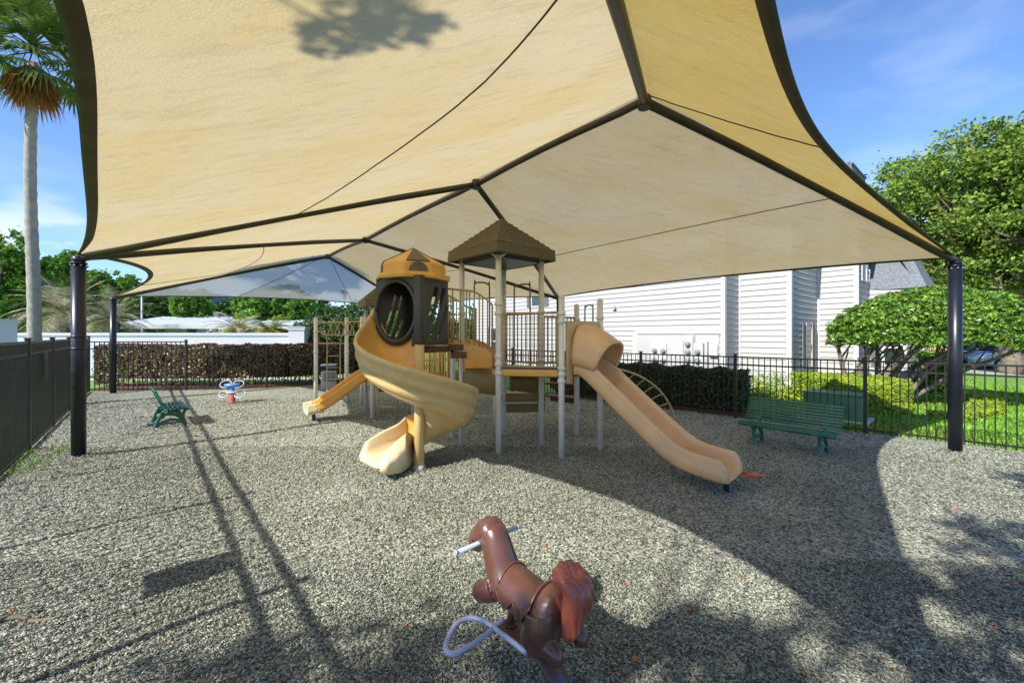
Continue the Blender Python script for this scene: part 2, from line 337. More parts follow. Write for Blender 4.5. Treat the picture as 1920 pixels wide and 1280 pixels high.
def mulch_mat():
    m = D.materials.new('rubber_mulch'); m.use_nodes = True; t = m.node_tree; L = t.links; b = t.nodes['Principled BSDF']; b.inputs['Roughness'].default_value = .85
    g = t.nodes.new('ShaderNodeTexCoord')
    w = t.nodes.new('ShaderNodeTexNoise'); w.inputs['Scale'].default_value = 30; w.inputs['Detail'].default_value = 2; L.new(g.outputs['Object'], w.inputs['Vector'])
    ad = t.nodes.new('ShaderNodeMix'); ad.data_type = 'VECTOR'; ad.inputs[0].default_value = .035; L.new(g.outputs['Object'], ad.inputs[4]); L.new(w.outputs['Color'], ad.inputs[5])
    v = t.nodes.new('ShaderNodeTexVoronoi'); v.inputs['Scale'].default_value = 42; v.feature = 'F1'; L.new(ad.outputs[1], v.inputs['Vector'])
    sp = t.nodes.new('ShaderNodeSeparateColor'); L.new(v.outputs['Color'], sp.inputs[0])
    r = t.nodes.new('ShaderNodeValToRGB'); e = r.color_ramp.elements
    e[0].position = 0; e[0].color = (.05, .052, .04, 1); e[1].position = 1; e[1].color = (.46, .46, .38, 1)
    k = e.new(.45); k.color = (.245, .256, .21, 1); k = e.new(.8); k.color = (.39, .40, .335, 1)
    L.new(sp.outputs[0], r.inputs[0])
    big = t.nodes.new('ShaderNodeTexNoise'); big.inputs['Scale'].default_value = .45; big.inputs['Detail'].default_value = 5; L.new(g.outputs['Object'], big.inputs['Vector'])
    rb = t.nodes.new('ShaderNodeValToRGB'); rb.color_ramp.elements[0].position = .35; rb.color_ramp.elements[0].color = (.82, .80, .76, 1); rb.color_ramp.elements[1].position = .65; rb.color_ramp.elements[1].color = (1.08, 1.08, 1.05, 1)
    L.new(big.outputs['Fac'], rb.inputs[0]); mu = t.nodes.new('ShaderNodeMix'); mu.data_type = 'RGBA'; mu.blend_type = 'MULTIPLY'; mu.inputs[0].default_value = 1
    L.new(r.outputs[0], mu.inputs[6]); L.new(rb.outputs[0], mu.inputs[7]); L.new(mu.outputs[2], b.inputs['Base Color'])
    bp = t.nodes.new('ShaderNodeBump'); bp.inputs['Strength'].default_value = .8; bp.inputs['Distance'].default_value = .02; bp.invert = True
    L.new(v.outputs['Distance'], bp.inputs['Height']); L.new(bp.outputs[0], b.inputs['Normal']); return m
M['mulch'] = mulch_mat()
def chip_mat():
    m = D.materials.new('rubber_mulch_chip'); m.use_nodes = True; t = m.node_tree; L = t.links; b = t.nodes['Principled BSDF']; b.inputs['Roughness'].default_value = .75
    g = t.nodes.new('ShaderNodeNewGeometry'); r = t.nodes.new('ShaderNodeValToRGB'); e = r.color_ramp.elements
    e[0].position = 0; e[0].color = (.055, .056, .046, 1); e[1].position = 1; e[1].color = (.50, .49, .40, 1)
    for p, c in ((.25, (.095, .103, .083)), (.5, (.27, .282, .23)), (.85, (.375, .39, .32)), (.97, (.46, .46, .38))):
        k = e.new(p); k.color = (*c, 1)
    L.new(g.outputs['Random Per Island'], r.inputs[0])
    tc_ = t.nodes.new('ShaderNodeTexCoord'); big = t.nodes.new('ShaderNodeTexNoise'); big.inputs['Scale'].default_value = .7; big.inputs['Detail'].default_value = 6; L.new(tc_.outputs['Object'], big.inputs['Vector'])
    rb = t.nodes.new('ShaderNodeValToRGB'); rb.color_ramp.elements[0].position = .36; rb.color_ramp.elements[0].color = (.80, .81, .74, 1); rb.color_ramp.elements[1].position = .62; rb.color_ramp.elements[1].color = (1.1, 1.1, 1.08, 1)
    L.new(big.outputs['Fac'], rb.inputs[0]); mu = t.nodes.new('ShaderNodeMix'); mu.data_type = 'RGBA'; mu.blend_type = 'MULTIPLY'; mu.inputs[0].default_value = 1
    L.new(r.outputs[0], mu.inputs[6]); L.new(rb.outputs[0], mu.inputs[7]); L.new(mu.outputs[2], b.inputs['Base Color']); return m
M['chip'] = chip_mat()
M['lawn'] = mat('lawn_soil_grass', (.16, .33, .03), .95, var=.4, vs=1.2, bump=.8, bs=60, c2=(.11, .24, .025))
M['redmulch'] = mat('red_bark_mulch', (.16, .06, .03), .95, var=.5, vs=14, bump=.9, bs=45)
# ================================================================ GROUND
def flat(name, pts, z, m, label, cat, kind='structure', sub=0):
    b = MB(); b.add([(p[0], p[1], z) for p in pts], [tuple(range(len(pts)))])
    o = b.build(name, m, loc=(0, 0, 0)); tag(o, label, cat, None, kind)
    if o.data.polygons[0].normal.z < 0: o.data.flip_normals()
    return o
flat('lawn_ground', [(-900, -900), (900, -900), (900, 1500), (-900, 1500)], 0, M['lawn'], 'green ground around the playground reaching the horizon', 'ground')
U = Vector((-.655, .756, 0)).normalized(); V2 = Vector((.756, .655, 0)).normalized()
LF0 = Vector((3.05, -5.8, 0)); LFC = Vector((-15.4, 14.75, 0))          # left fence
BK = [LFC, Vector((-12.1, 15.05, 0)), Vector((-9.5, 15.7, 0)), Vector((-8.0, 16.7, 0)), Vector((-4.4, 18.9, 0))]
RF0 = Vector((-4.4, 18.9, 0)); RF1 = Vector((13.6, 3.2, 0))
mul = [LF0, LFC]+BK[1:]+[RF1, Vector((15, -6, 0))]
def gz(x, y): return .026+.020*mnoise.noise(Vector((x*.55, y*.55, 2)))+.012*mnoise.noise(Vector((x*1.9, y*1.9, 5)))+sum(.05*math.exp(-((x-q[0])**2+(y-q[1])**2)/.07) for q in ((-7.26, 6.79), (7.74, 7.08), (-.23, 6.91), (.82, 6.71), (-1.4, 6.12)))-.03*math.exp(-((x-3.1)**2+(y-5.1)**2)/.5)-.03*math.exp(-((x+2.2)**2+(y-5.6)**2)/.4)
bm = bmesh.new(); fv = [bm.verts.new((p[0], p[1], 0)) for p in mul]; bm.faces.new(fv)
for ax, lo, hi in ((0, -15, 15), (1, -6, 19)):
    q = lo
    while q < hi:
        no = Vector((1, 0, 0)) if ax == 0 else Vector((0, 1, 0)); bmesh.ops.bisect_plane(bm, geom=bm.verts[:]+bm.edges[:]+bm.faces[:], plane_co=no*q, plane_no=no); q += .25
for v in bm.verts: v.co.z = max(.006, gz(v.co.x, v.co.y))
bmesh.ops.recalc_face_normals(bm, faces=bm.faces); me = D.meshes.new('mulch_ground'); bm.to_mesh(me); bm.free()
for p_ in me.polygons: p_.use_smooth = True
if me.polygons[0].normal.z < 0: me.flip_normals()
me.materials.append(M['mulch']); o = D.objects.new('mulch_ground', me); reg(o, None, (0, 0, 0)); tag(o, 'grey green shredded rubber mulch inside the fence', 'ground', kind='structure')
flat('bed_ground', [(-15.9, 15.1), (-12.2, 15.35), (-9.6, 16.0), (-8.2, 16.95), (-5.2, 19.2), (-6, 20.6), (-9.5, 18.1), (-16.8, 17.2)], .010, M['redmulch'], 'strip of red brown bark mulch under the back hedge', 'ground')
flat('bed_ground', [(2.0, 13.6), (6.0, 10.1), (8.6, 8.0), (9.6, 8.9), (6.8, 11.6), (3.1, 14.4)], .010, M['redmulch'], 'strip of brown bark mulch under the side hedge', 'ground')
flat('bed_ground', [(11.6, 10.6), (13.9, 11.3), (14.6, 13.4), (12.0, 13.9)], .010, M['redmulch'], 'red mulch patch beside the clipped yellow hedge', 'ground')
flat('path', [(-25, 18.2), (-9.8, 18.9), (-6.0, 21.3), (-6.3, 22.2), (-10.1, 19.8), (-25, 19.2)], .012, M['concrete'], 'pale concrete path behind the back hedge', 'path')
flat('road', [(21, 12), (60, -10), (120, 40), (60, 70), (34, 34), (27, 27), (24, 18)], .014, M['asphalt'], 'grey asphalt car park road beyond the lawn', 'road')
flat('path', [(18.2, 16.9), (22, 13.2), (23, 14), (19.4, 18.4), (22, 26), (21, 27)], .018, M['concrete'], 'pale concrete walk between the lawn and road', 'path')
kb = MB()
for a_, b_ in (((21, 12), (24, 18)), ((24, 18), (27, 27)), ((27, 27), (34, 34))): kb.bar((*a_, .06), (*b_, .06), .15, .14)
tag(kb.build('kerb', M['concrete']), 'pale concrete kerb along the asphalt road', 'kerb', kind='structure')

# mulch chips (rubber shreds lying on the sheet, finer detail where one is close)
def inpoly(x, y, poly):
    ins = np.zeros(len(x), bool); n = len(poly)
    for i in range(n):
        x1, y1 = poly[i][0], poly[i][1]; x2, y2 = poly[(i+1) % n][0], poly[(i+1) % n][1]
        c = ((y1 > y) != (y2 > y)) & (x < (x2-x1)*(y-y1)/(y2-y1+1e-12)+x1); ins ^= c
    return ins
def chips(n, y0, y1, pw, smin, smax):
    y = y0+(y1-y0)*np.random.rand(n)**pw; x = (np.random.rand(n)*2-1)*1.42*y+np.random.randn(n)*.2
    k = inpoly(x, y, mul); x = x[k]; y = y[k]; n = len(x)
    L = smin+(smax-smin)*np.random.rand(n)**1.6; Wd = L*(.22+.25*np.random.rand(n)); H = Wd*(.45+.4*np.random.rand(n))
    a = np.random.rand(n)*2*PI; p = (np.random.rand(n)-.5)*.9; rl = (np.random.rand(n)-.5)*1.6
    z = np.array([gz(*q_) for q_ in zip(x, y)])+.003+np.random.rand(n)*.014+np.abs(np.sin(p))*L*.3
    c = np.stack([x, y, z], 1)
    u = np.stack([np.cos(a)*np.cos(p), np.sin(a)*np.cos(p), np.sin(p)], 1)
    w0 = np.stack([-np.sin(a), np.cos(a), np.zeros(n)], 1); h0 = np.cross(u, w0)
    w = w0*np.cos(rl)[:, None]+h0*np.sin(rl)[:, None]; h = np.cross(u, w)
    vs = []
    for (i, j, kk) in ((-1, -1, -1), (1, -.5, -1), (1, .6, -1), (-1, 1, -1), (-.8, -.8, 1), (.8, -.4, 1), (.7, .5, 1), (-.9, .7, 1)):
        jj = 1+.3*(np.random.rand(n, 1)-.5)
        vs.append(c+u*(L*.5*i)[:, None]*jj+w*(Wd*.5*j)[:, None]+h*(H*.5*kk)[:, None])
    Vv = np.stack(vs, 1).reshape(-1, 3); b = np.arange(n)[:, None]*8
    q = np.array([(4, 5, 6, 7), (0, 1, 5, 4), (1, 2, 6, 5), (2, 3, 7, 6), (3, 0, 4, 7)])
    return Vv, (b[:, :, None]+q[None]).reshape(-1, 4)
parts = [chips(140000, 1.5, 3.7, .62, .010, .028), chips(100000, 3.5, 7.5, .62, .015, .034), chips(25000, 7.3, 13, .7, .03, .05)]
Vv = []; Ff = []; o_ = 0
for a_, f_ in parts: Vv.append(a_); Ff.append(f_+o_); o_ += len(a_)
o = arrmesh('mulch_chips', np.concatenate(Vv), np.concatenate(Ff), M['chip']); tag(o, 'loose grey green rubber mulch shreds covering the play area', 'mulch', kind='stuff')

# grass blades beyond the right fence
def blades(n, poly, h0, h1, m, name, label, w=.010):
    P = np.array([(p[0], p[1]) for p in poly]); lo = P.min(0); hi = P.max(0)
    # denser near the camera
    y = lo[1]+(hi[1]-lo[1])*np.random.rand(n)**1.7; x = lo[0]+(hi[0]-lo[0])*np.random.rand(n)
    k = inpoly(x, y, [tuple(p) for p in P]); x = x[k]; y = y[k]; n = len(x)
    a = np.random.rand(n)*2*PI; h = h0+(h1-h0)*np.random.rand(n); ln = (np.random.rand(n)*.8+.1)*h; ww = w*(1+.06*y)
    b = np.stack([x, y, np.zeros(n)+.002], 1); d = np.stack([np.cos(a), np.sin(a), np.zeros(n)], 1); s = np.stack([-np.sin(a), np.cos(a), np.zeros(n)], 1)
    up = np.array([0, 0, 1.0])
    v = np.stack([b-s*ww[:, None], b+s*ww[:, None], b+s*ww[:, None]*.8+d*(ln*.4)[:, None]+up*(h*.6)[:, None], b-s*ww[:, None]*.8+d*(ln*.4)[:, None]+up*(h*.6)[:, None],
                  b+s*ww[:, None]*.15+d*ln[:, None]+up*h[:, None], b-s*ww[:, None]*.15+d*ln[:, None]+up*h[:, None]], 1).reshape(-1, 3)
    i = np.arange(n)[:, None, None]*6; q = np.array([(0, 1, 2, 3), (3, 2, 4, 5)])
    tag(arrmesh(name, v, (i+q[None]).reshape(-1, 4), m), label, 'grass', kind='stuff')
blades(150000, [(6.2, 9.75), (13.9, 3.1), (19, 10), (21, 18), (20, 25), (12, 15), (9.6, 11)], .03, .085, M['grassb'], 'lawn_grass', 'short bright green mown grass beyond the side fence')
blades(500, [(-8.6, 7.2), (-7.4, 5.9), (-7.1, 6.2), (-8.2, 7.6)], .05, .14, M['grassb'], 'weed_grass', 'small weeds sprouting at the foot of the left fence', w=.006)

# ================================================================ FENCES
def fence_run(parent, p0, p1, h, m, sp=.125, pw=.018, gap=.09, rails=(0.0, .2), first=True, last=True, span=2.44, postw=.065, rh=.035, skirt=0, pd=None):
    p0 = Vector(p0); p1 = Vector(p1); d = p1-p0; L = d.length; d.normalize(); ns = max(1, round(L/span)); a = math.atan2(d.y, d.x)
    for i in range(ns+1):
        if (i == 0 and not first) or (i == ns and not last): continue
        q = p0+d*(L*i/ns); pb = MB(); pb.box(q+Vector((0, 0, (h+.04)/2)), (postw, postw, h+.04), rz=a); pb.box(q+Vector((0, 0, h+.05)), (postw+.02, postw+.02, .022), rz=a)
        pb.build('post', m, parent)
    for i in range(ns):
        a0 = p0+d*(L*i/ns+postw/2); a1 = p0+d*(L*(i+1)/ns-postw/2); b = MB()
        for dz in rails: b.bar(a0+Vector((0, 0, h-dz-rh/2)), a1+Vector((0, 0, h-dz-rh/2)), .03, rh)
        b.bar(a0+Vector((0, 0, gap+rh/2)), a1+Vector((0, 0, gap+rh/2)), .03, rh)
        LL = (a1-a0).length; n = int(LL/sp)
        for k in range(1, n+1):
            q = a0+d*(LL*k/(n+1)); b.box((q.x, q.y, (h-.01+gap*.4)/2), (pd or pw, pw, h-.01-gap*.4), rz=a)
        b.build('picket_panel', m, parent)
f = thing('metal_fence', 'tall dark brown picket fence along the left side of the playground', 'fence', LF0)
fence_run(f, LF0, LFC, 1.98, M['fenceL'], sp=.115, pw=.024, rails=(0, .21), span=2.44, postw=.07, rh=.045, gap=.06, pd=.02)
f2 = thing('metal_fence', 'dark picket fence in front of the left half of the bronze back hedge, taller section', 'fence', LFC)
fence_run(f2, BK[0], BK[1], 1.85, M['fence'], sp=.165, rails=(0, .26), first=False, span=3.4, rh=.04, pw=.022)
f2 = thing('metal_fence', 'lower dark picket fence in front of the right half of the bronze back hedge', 'fence', BK[1])
for i in (1, 2, 3): fence_run(f2, BK[i], BK[i+1], 1.56, M['fence'], sp=.14, rails=(0, .2), first=False, span=2.6, pw=.02)
f3 = thing('metal_fence', 'black picket fence on the right between the mulch and the lawn', 'fence', RF1)
# posts fall where the photograph shows them
PR = Vector((3.72, 11.70, 0)); dR = (Vector((8.93, 7.22, 0))-PR).normalized()
RA = PR-dR*2.44*4; RB = PR+dR*2.44*5
fence_run(f3, RA, RB, 1.56, M['fence'], sp=.125, rails=(0, .19), span=2.44, pw=.018)
# sign boards wired to the left fence
for q, lab in ((Vector((-4.1, 2.3, 0)), 'nearer small blank sign panel wired to the left fence, behind the viewer'), (Vector((-9.55, 8.1, 0)), 'small dark sign panel wired to the left fence beside the black post')):
    tt = (q-LF0).dot(U); c = LF0+(LFC-LF0).normalized()*tt; b = MB(); b.box(c+Vector((.045, .04, 1.47)), (.42, .012, .52), rz=math.atan2(U.y, U.x)); b.box(c+Vector((.05, .045, 1.47)), (.36, .012, .46), rz=math.atan2(U.y, U.x))
    tag(b.build('sign', M['fenceL']), lab, 'sign')

# ================================================================ SHADE CANOPY
PL1 = Vector((-7.26, 6.79, 0)); PR0 = Vector((7.74, 7.08, 0)); PR1 = Vector((1.69, 14.57, 0)); PL2 = Vector((-14.15, 14.38, 0)); PL0 = Vector((-.75, -.70, 0)); PR2 = Vector((-5.25, 22.2, 0))
EH = 3.385; RH = 5.155
A1 = Vector((1.72, 5.26, RH)); A2 = Vector((-.72, 8.17, RH)); A3 = Vector((-4.7, 12.99, RH)); A4 = Vector((-7.15, 15.75, RH))
can = thing('shade_canopy', 'large sand coloured fabric shade canopy on black steel posts over the playground', 'canopy', (0, 8, 0))
def E(p, z=EH): return Vector((p.x, p.y, z))
for p, r_ in ((PL1, .092), (PR0, .092), (PR1, .09), (PL2, .092), (PL0, .092), (PR2, .09)):
    b = MB(); b.cyl(p, E(p, EH-.1), r_, 28); b.cyl(E(p, EH-.105), E(p, EH-.08), r_+.018, 28); b.cyl(E(p, EH-.08), E(p, EH+.02), r_*.93, 24)
    pp = b.build('post', M['black'], can)
    for k in range(8):
        c = MB(); a = k*PI/4+.3; c.cyl(E(p, EH-.13)+Vector((math.cos(a)*(r_-.003), math.sin(a)*(r_-.003), 0)), E(p, EH-.13)+Vector((math.cos(a)*(r_+.012), math.sin(a)*(r_+.012), 0)), .011, 6); c.build('bolt', M['steel'], pp)
for z in (1.85, 2.05):
    bc = MB(); bc.lathe(PL1+Vector((0, 0, z)), [(.094, 0), (.099, 0), (.099, .035), (.094, .035)], 28); bc.build('strap', M['fence'], can)
def beam(p, q, r=.058, r2=None):
    d = (q-p).normalized(); b = MB(); pts = [p, p+(q-p)*.02+Vector((0, 0, .02))]+[p.lerp(q, t)+Vector((0, 0, .05*math.sin(t*PI))) for t in (.1, .3, .5, .7, .9, 1)]
    b.tube(pts, r, 14); b.build('beam', M['beam'], can)
for p, q in ((PL1, A2), (PL1, A3), (PR1, A2), (PR1, A3), (PR0, A1), (PL0, A1), (PL2, A4), (PR2, A4)):
    beam(E(p, EH-.02), q-Vector((0, 0, .04)))
for p, q in ((A1, A2), (A2, A3), (A3, A4)): beam(p-Vector((0, 0, .04)), q-Vector((0, 0, .04)), .052)
for a_ in (A1, A2, A3, A4):
    b = MB(); b.cyl(a_-Vector((0, 0, .12)), a_+Vector((0, 0, .05)), .085, 14); b.build('joint_sleeve', M['beam'], can)
LIFT = Vector((0, 0, .075))
def panel(t0, t1, b0, b1, sag, bill, m, seams=(), rows=22, cols=36, skew=0.0):
    """top edge t0-t1, bottom edge b0-b1 (catenary cut inward by sag of the depth), cloth billow"""
    top = lambda s: t0.lerp(t1, s); bot0 = lambda s: b0.lerp(b1, s)
    def bot(s):
        e = bot0(s); w = 4*s*(1-s); w = w**.9*(1+skew*math.exp(-(s/.36)**2))
        return e.lerp(top(s), sag*w)
    def pt(s, t):
        p = top(s).lerp(bot(s), t); z = -bill*math.sin(PI*t)*(.35+.65*math.sin(PI*s)); p = p+Vector((0, 0, z))+LIFT
        cr = min((p-q_).length for q_ in (b0, b1)); wr = .022*math.sin(math.atan2(p.y-b0.y, p.x-b0.x)*46)*math.exp(-(p-b0).length/1.3)+.022*math.sin(math.atan2(p.y-b1.y, p.x-b1.x)*46)*math.exp(-(p-b1).length/1.3)+mnoise.noise(Vector((p.x*.9, p.y*.9, 3)))*.012+mnoise.noise(Vector((s*3+t*14, s*22, 9)))*.006
        return p+Vector((0, 0, wr*min(1, 6*min(s, 1-s, t+.05, 1-t))))
    b = MB(); b.grid([[pt(k/cols, i/rows) for k in range(cols+1)] for i in range(rows+1)]); b.build('fabric_panel', m, can, fix=True)
    for t in seams:
        q = [pt(s/40, t)-Vector((0, 0, .012)) for s in range(41)]; c = MB(); c.tube(q, .008, 5); c.build('seam', M['seam'], can)
    return pt, bot
def hem(bot, w, n=36, drop=.075, inward=None):
    a = [bot(i/n) for i in range(n+1)]
    b = MB(); rows = []
    for i, p in enumerate(a):
        tdir = (a[min(n, i+1)]-a[max(0, i-1)]).normalized(); nn = Vector((0, 0, 1)).cross(tdir)
        if nn.dot(inward-p) < 0: nn = -nn
        nn = Vector((nn.x, nn.y, 0)).normalized(); sl_ = nn+Vector((0, 0, .28)); ww = w*(min(1, .25+min(i, n-i)/5))
        q = p+Vector((0, 0, drop)); rows.append([q-sl_*.02, q-sl_*.02+Vector((0, 0, -.025)), q+sl_*ww*.5-Vector((0, 0, .03)), q+sl_*ww-Vector((0, 0, .012))])
    b.grid(rows); b.build('hem', M['hem'], can)
l0, l1, l2, r0, r1, r2 = [E(p, EH+.0) for p in (PL0, PL1, PL2, PR0, PR1, PR2)]
mid0 = (A1+A2)/2; C = M['cloth']
SG = dict(nl=.078, fl=.15, nr=.045, fr=.10, hn=.33, hf=.12)
pt, bo = panel(A1, A2, l0, l1, SG['nl'], .10, C, (.50,), skew=1.5); hem(bo, .075, inward=mid0)
panel(A2, A3, l1, l1, 0, .06, C)
pt, bo = panel(A3, A4, l1, l2, SG['fl'], .06, C, (.52,)); hem(bo, .09, inward=(A3+A4)/2)
pt, bo = panel(A4, A4, l2, r2, SG['hf'], .05, M['clothfar']); hem(bo, .05, inward=A4)
pt, bo = panel(A4, A3, r2, r1, SG['fr'], .05, M['clothg'], (.5,)); hem(bo, .05, inward=(A3+A4)/2)
panel(A3, A2, r1, r1, 0, .06, M['clothg'])
pt, bo = panel(A2, A1, r1, r0, SG['nr'], .08, M['clothg'], (.55,)); hem(bo, .05, inward=mid0)
pt, bo = panel(A1, A1, r0, l0, SG['hn'], .03, M['clothy']); hem(bo, .07, inward=A1)
c = MB(); c.tube([pt(.43, .03+.96*k/20)-Vector((0, 0, .012)) for k in range(21)], .007, 5); c.build('seam', M['seam'], can)
# far hip seams run up the cloth
for s in (.28, .72):
    e_ = l2.lerp(r2, s).lerp(A4, .08)
    c = MB(); c.tube([A4.lerp(e_, k/10)+LIFT-Vector((0, 0, .02+.05*math.sin(PI*k/10))) for k in range(11)], .009, 5); c.build('seam', M['seam'], can)
# ================================================================ PLAY STRUCTURE
PS = thing('play_structure', 'large tan play structure with spiral slide and roofed towers under the canopy', 'play structure', (-.2, 7.6, 0))
Pa = Vector((-.23, 6.91, 0)); Pc = Vector((.55, 7.60, 0)); Pe = Vector((-.17, 8.36, 0)); Pd = Vector((-.95, 7.67, 0))
Pb = Vector((.82, 6.71, 0)); Pi = Vector((1.59, 7.32, 0)); Ph = Vector((1.32, 8.27, 0))
def Z(p, z): return Vector((p.x, p.y, z))
def post(p, top, collars=(), dome=True, r=.052):
    b = MB(); b.cyl(Z(p, -.0), Z(p, top-.03 if dome else top), r, 18)
    if dome: b.lathe(Z(p, top-.03), [(r, 0), (r*.93, .022), (r*.7, .042), (r*.3, .052), (.002, .054)], 18)
    o = b.build('post', M['post'], PS)
    for z in collars:
        c = MB(); c.lathe(Z(p, z), [(r, -.032), (r+.014, -.028), (r+.016, 0), (r+.014, .028), (r, .032)], 18)
        a = R(-60); c.cyl(Z(p, z)+Vector((math.cos(a)*r, math.sin(a)*r, 0)), Z(p, z)+Vector((math.cos(a)*(r+.035), math.sin(a)*(r+.035), 0)), .014, 6)
        c.build('collar', M['post'], o)
    return o
EV = 3.46
post(Pa, EV, (2.62, 2.46, 1.73, 1.60, 1.44), False); post(Pd, EV, (2.5, 1.78, 1.7, 1.44), False); post(Pc, EV, (2.52, 1.62, 1.44, 1.3), False); post(Pe, EV, (2.5, 1.5), False)
post(Pb, 2.73, (2.45, 2.31, 1.54, 1.44, 1.33)); post(Pi, 2.73, (2.40, 2.2, 1.44)); post(Ph, 2.70, (2.4, 1.44))
# --- shingled plastic roofs
def roof(c, half, z0, name='roof'):
    """c centre, half diagonal vector to the front corner"""
    dirs = [half, Vector((-half.y, half.x, 0)), -half, Vector((half.y, -half.x, 0))]
    b = MB()
    def ring(s, z): return [c+d*s+Vector((0, 0, z)) for d in dirs]
    fas = .18; lv = [ring(.985, z0), ring(1.0, z0+.02), ring(.985, z0+fas)]
    n = 10; hgt = .62
    for i in range(n):
        s0 = .97*(1-i/n)+.02; s1 = .97*(1-(i+1)/n)+.02; z = z0+fas+hgt*i/n
        lv.append(ring(s0, z+.004)); lv.append(ring(s0*.995, z+.028)); 
    lv.append(ring(.02, z0+fas+hgt+.01))
    b.grid(lv, smooth=False, close_u=True)
    b.add(ring(.02, z0+fas+hgt+.01), [(0, 1, 2, 3)])
    # shingle joints: short grooves as thin raised ribs, part of the roof pattern
    g = b
    for q in range(4):
        d0 = dirs[q]; d1 = dirs[(q+1) % 4]
        for i in range(n-1):
            s0 = .97*(1-i/n)+.02; s1 = .97*(1-(i+1)/n)+.02; za = z0+fas+hgt*i/n+.03; zb = z0+fas+hgt*(i+1)/n+.005; m = int(3+9*s0)
            for k in range(1, m):
                t = (k+(.5 if i % 2 else 0))/m
                if t >= .97: continue
                p = c+(d0*(1-t)+d1*t)*s0*.995+Vector((0, 0, za)); q_ = c+(d0*(1-t)+d1*t)*s1+Vector((0, 0, zb)); g.bar(p, q_, .012, .008)
    ro = b.build(name, M['roofp'], PS)
    u = MB(); u.add(ring(.93, z0+.05)+ring(.93, z0+.07), [(0, 1, 2, 3), (7, 6, 5, 4), (0, 1, 5, 4), (1, 2, 6, 5), (2, 3, 7, 6), (3, 0, 4, 7)])
    u.add(ring(.7, z0-.03), [(0, 1, 2, 3)]); b2 = len(u.v); u.add(ring(.93, z0+.05), []); 
    for k in range(4): u.f.append((b2-4+k, b2-4+(k+1) % 4, b2+(k+1) % 4, b2+k)); u.sm.append(False)
    u.build('roof_underside', M['hood'], ro)
    for k in range(4):
        d = dirs[k].normalized(); w = Vector((-d.y, d.x, 0)); a = c+dirs[k]*.71
        w_ = MB(); w_.prism([a-w*.16+Vector((0, 0, z0+.03)), a+w*.16+Vector((0, 0, z0+.03)), a+w*.04-Vector((0, 0, -(z0-.06))), a-w*.04-Vector((0, 0, -(z0-.06)))], d*.012)
        w_.build('bracket', M['post'], ro)
    return ro
Oc = (Pa+Pc+Pe+Pd)/4; roof(Oc, Vector((Pa.x-Oc.x, Pa.y-Oc.y, 0))*1.41, EV)
# --- decks
def deck(pts, z, t=.1, m=None, name='deck'):
    b = MB(); b.prism([Z(p, z-t) for p in pts], (0, 0, t)); o = bevel(b.build(name, m or M['deck'], PS), .008); return o
def fascia(p, q, z, h=.1, m=None):
    b = MB(); p2 = p.lerp(q, .06); q2 = p.lerp(q, .94); n = Vector((q.y-p.y, p.x-q.x, 0)).normalized(); b.bar(Z(p2, z-h/2)+n*.012, Z(q2, z-h/2)+n*.012, .03, h); bevel(b.build('deck_edge', m or M['vinyl'], PS), .006)
deck([Pa, Pb, Pc], 1.495); deck([Pa, Pc, Pe, Pd], 1.49); deck([Pb, Pi, Ph, Pc], 1.485)
fascia(Pa, Pb, 1.51, .11, M['ochre']); fascia(Pb, Pi, 1.51); fascia(Pd, Pa, 1.51); fascia(Pi, Ph, 1.51)
# --- barriers
def barrier(p, q, z0, z1, n, m=None, r=.0125, frame=.02, inset=.07, name='barrier', z0b=None, z1b=None, arch=0.0):
    m = m or M['vinyl']; d = (q-p).normalized(); a = p+d*inset; b_ = q-d*inset; z0b = z0 if z0b is None else z0b; z1b = z1 if z1b is None else z1b; b = MB()
    T = lambda t: Z(a.lerp(b_, t), z1+(z1b-z1)*t+arch*math.sin(PI*t)); B = lambda t: Z(a.lerp(b_, t), z0+(z0b-z0)*t)
    b.tube([T(k/12) for k in range(13)], frame, 8); b.tube([B(0), B(1)], frame, 8); b.tube([B(0), T(0)], frame, 8); b.tube([B(1), T(1)], frame, 8)
    for k in range(1, n): b.cyl(B(k/n), T(k/n), r, 8)
    return b.build(name, m, PS)
def net(p, q, z0, z1, nx, nz, inset=.07):
    d = (q-p).normalized(); a = p+d*inset; b_ = q-d*inset; b = MB()
    b.tube([Z(a, z0), Z(b_, z0), Z(b_, z1), Z(a, z1)], .018, 8, closed=True)
    o = b.build('barrier', M['vinyl'], PS); w = MB()
    for k in range(1, nx): w.cyl(Z(a.lerp(b_, k/nx), z0), Z(a.lerp(b_, k/nx), z1), .0042, 5)
    for k in range(1, nz):
        z = z0+(z1-z0)*k/nz; w.cyl(Z(a, z), Z(b_, z), .0042, 5)
    w.build('wire_mesh', M['rail'], o)
net(Pa, Pb, 1.56, 2.46, 11, 10)
o = MB(); o.tube([Z(Pa, 2.46), Z(Pb, 2.46)], .019, 8); o.build('handrail', M['vinyl'], PS)
barrier(Pc, Ph, 1.56, 2.44, 8); barrier(Pe, Pc, 1.56, 2.5, 8)
# hoop handles
def hoop(p, q, z0, z1, r=.016, m=None):
    p = Vector((p[0], p[1], 0)); q = Vector((q[0], q[1], 0)); rr = .1; d = (q-p).normalized()
    pts = [Z(p, z0), Z(p, z1-rr), Z(p+d*rr*.3, z1-rr*.3), Z(p+d*rr, z1), Z(q-d*rr, z1), Z(q-d*rr*.3, z1-rr*.3), Z(q, z1-rr), Z(q, z0)]
    b = MB(); b.tube(bez(pts, 3), r, 8); b.build('handle_hoop', m or M['rail'], PS)
hoop(Pd.lerp(Pe, .28), Pd.lerp(Pe, .64), 1.5, 3.12); hoop(Pe.lerp(Pc, .3), Pe.lerp(Pc, .72), 1.5, 3.08)
hoop(Pi.lerp(Ph, .28), Pi.lerp(Ph, .62), 1.5, 2.66, m=M['grey'])
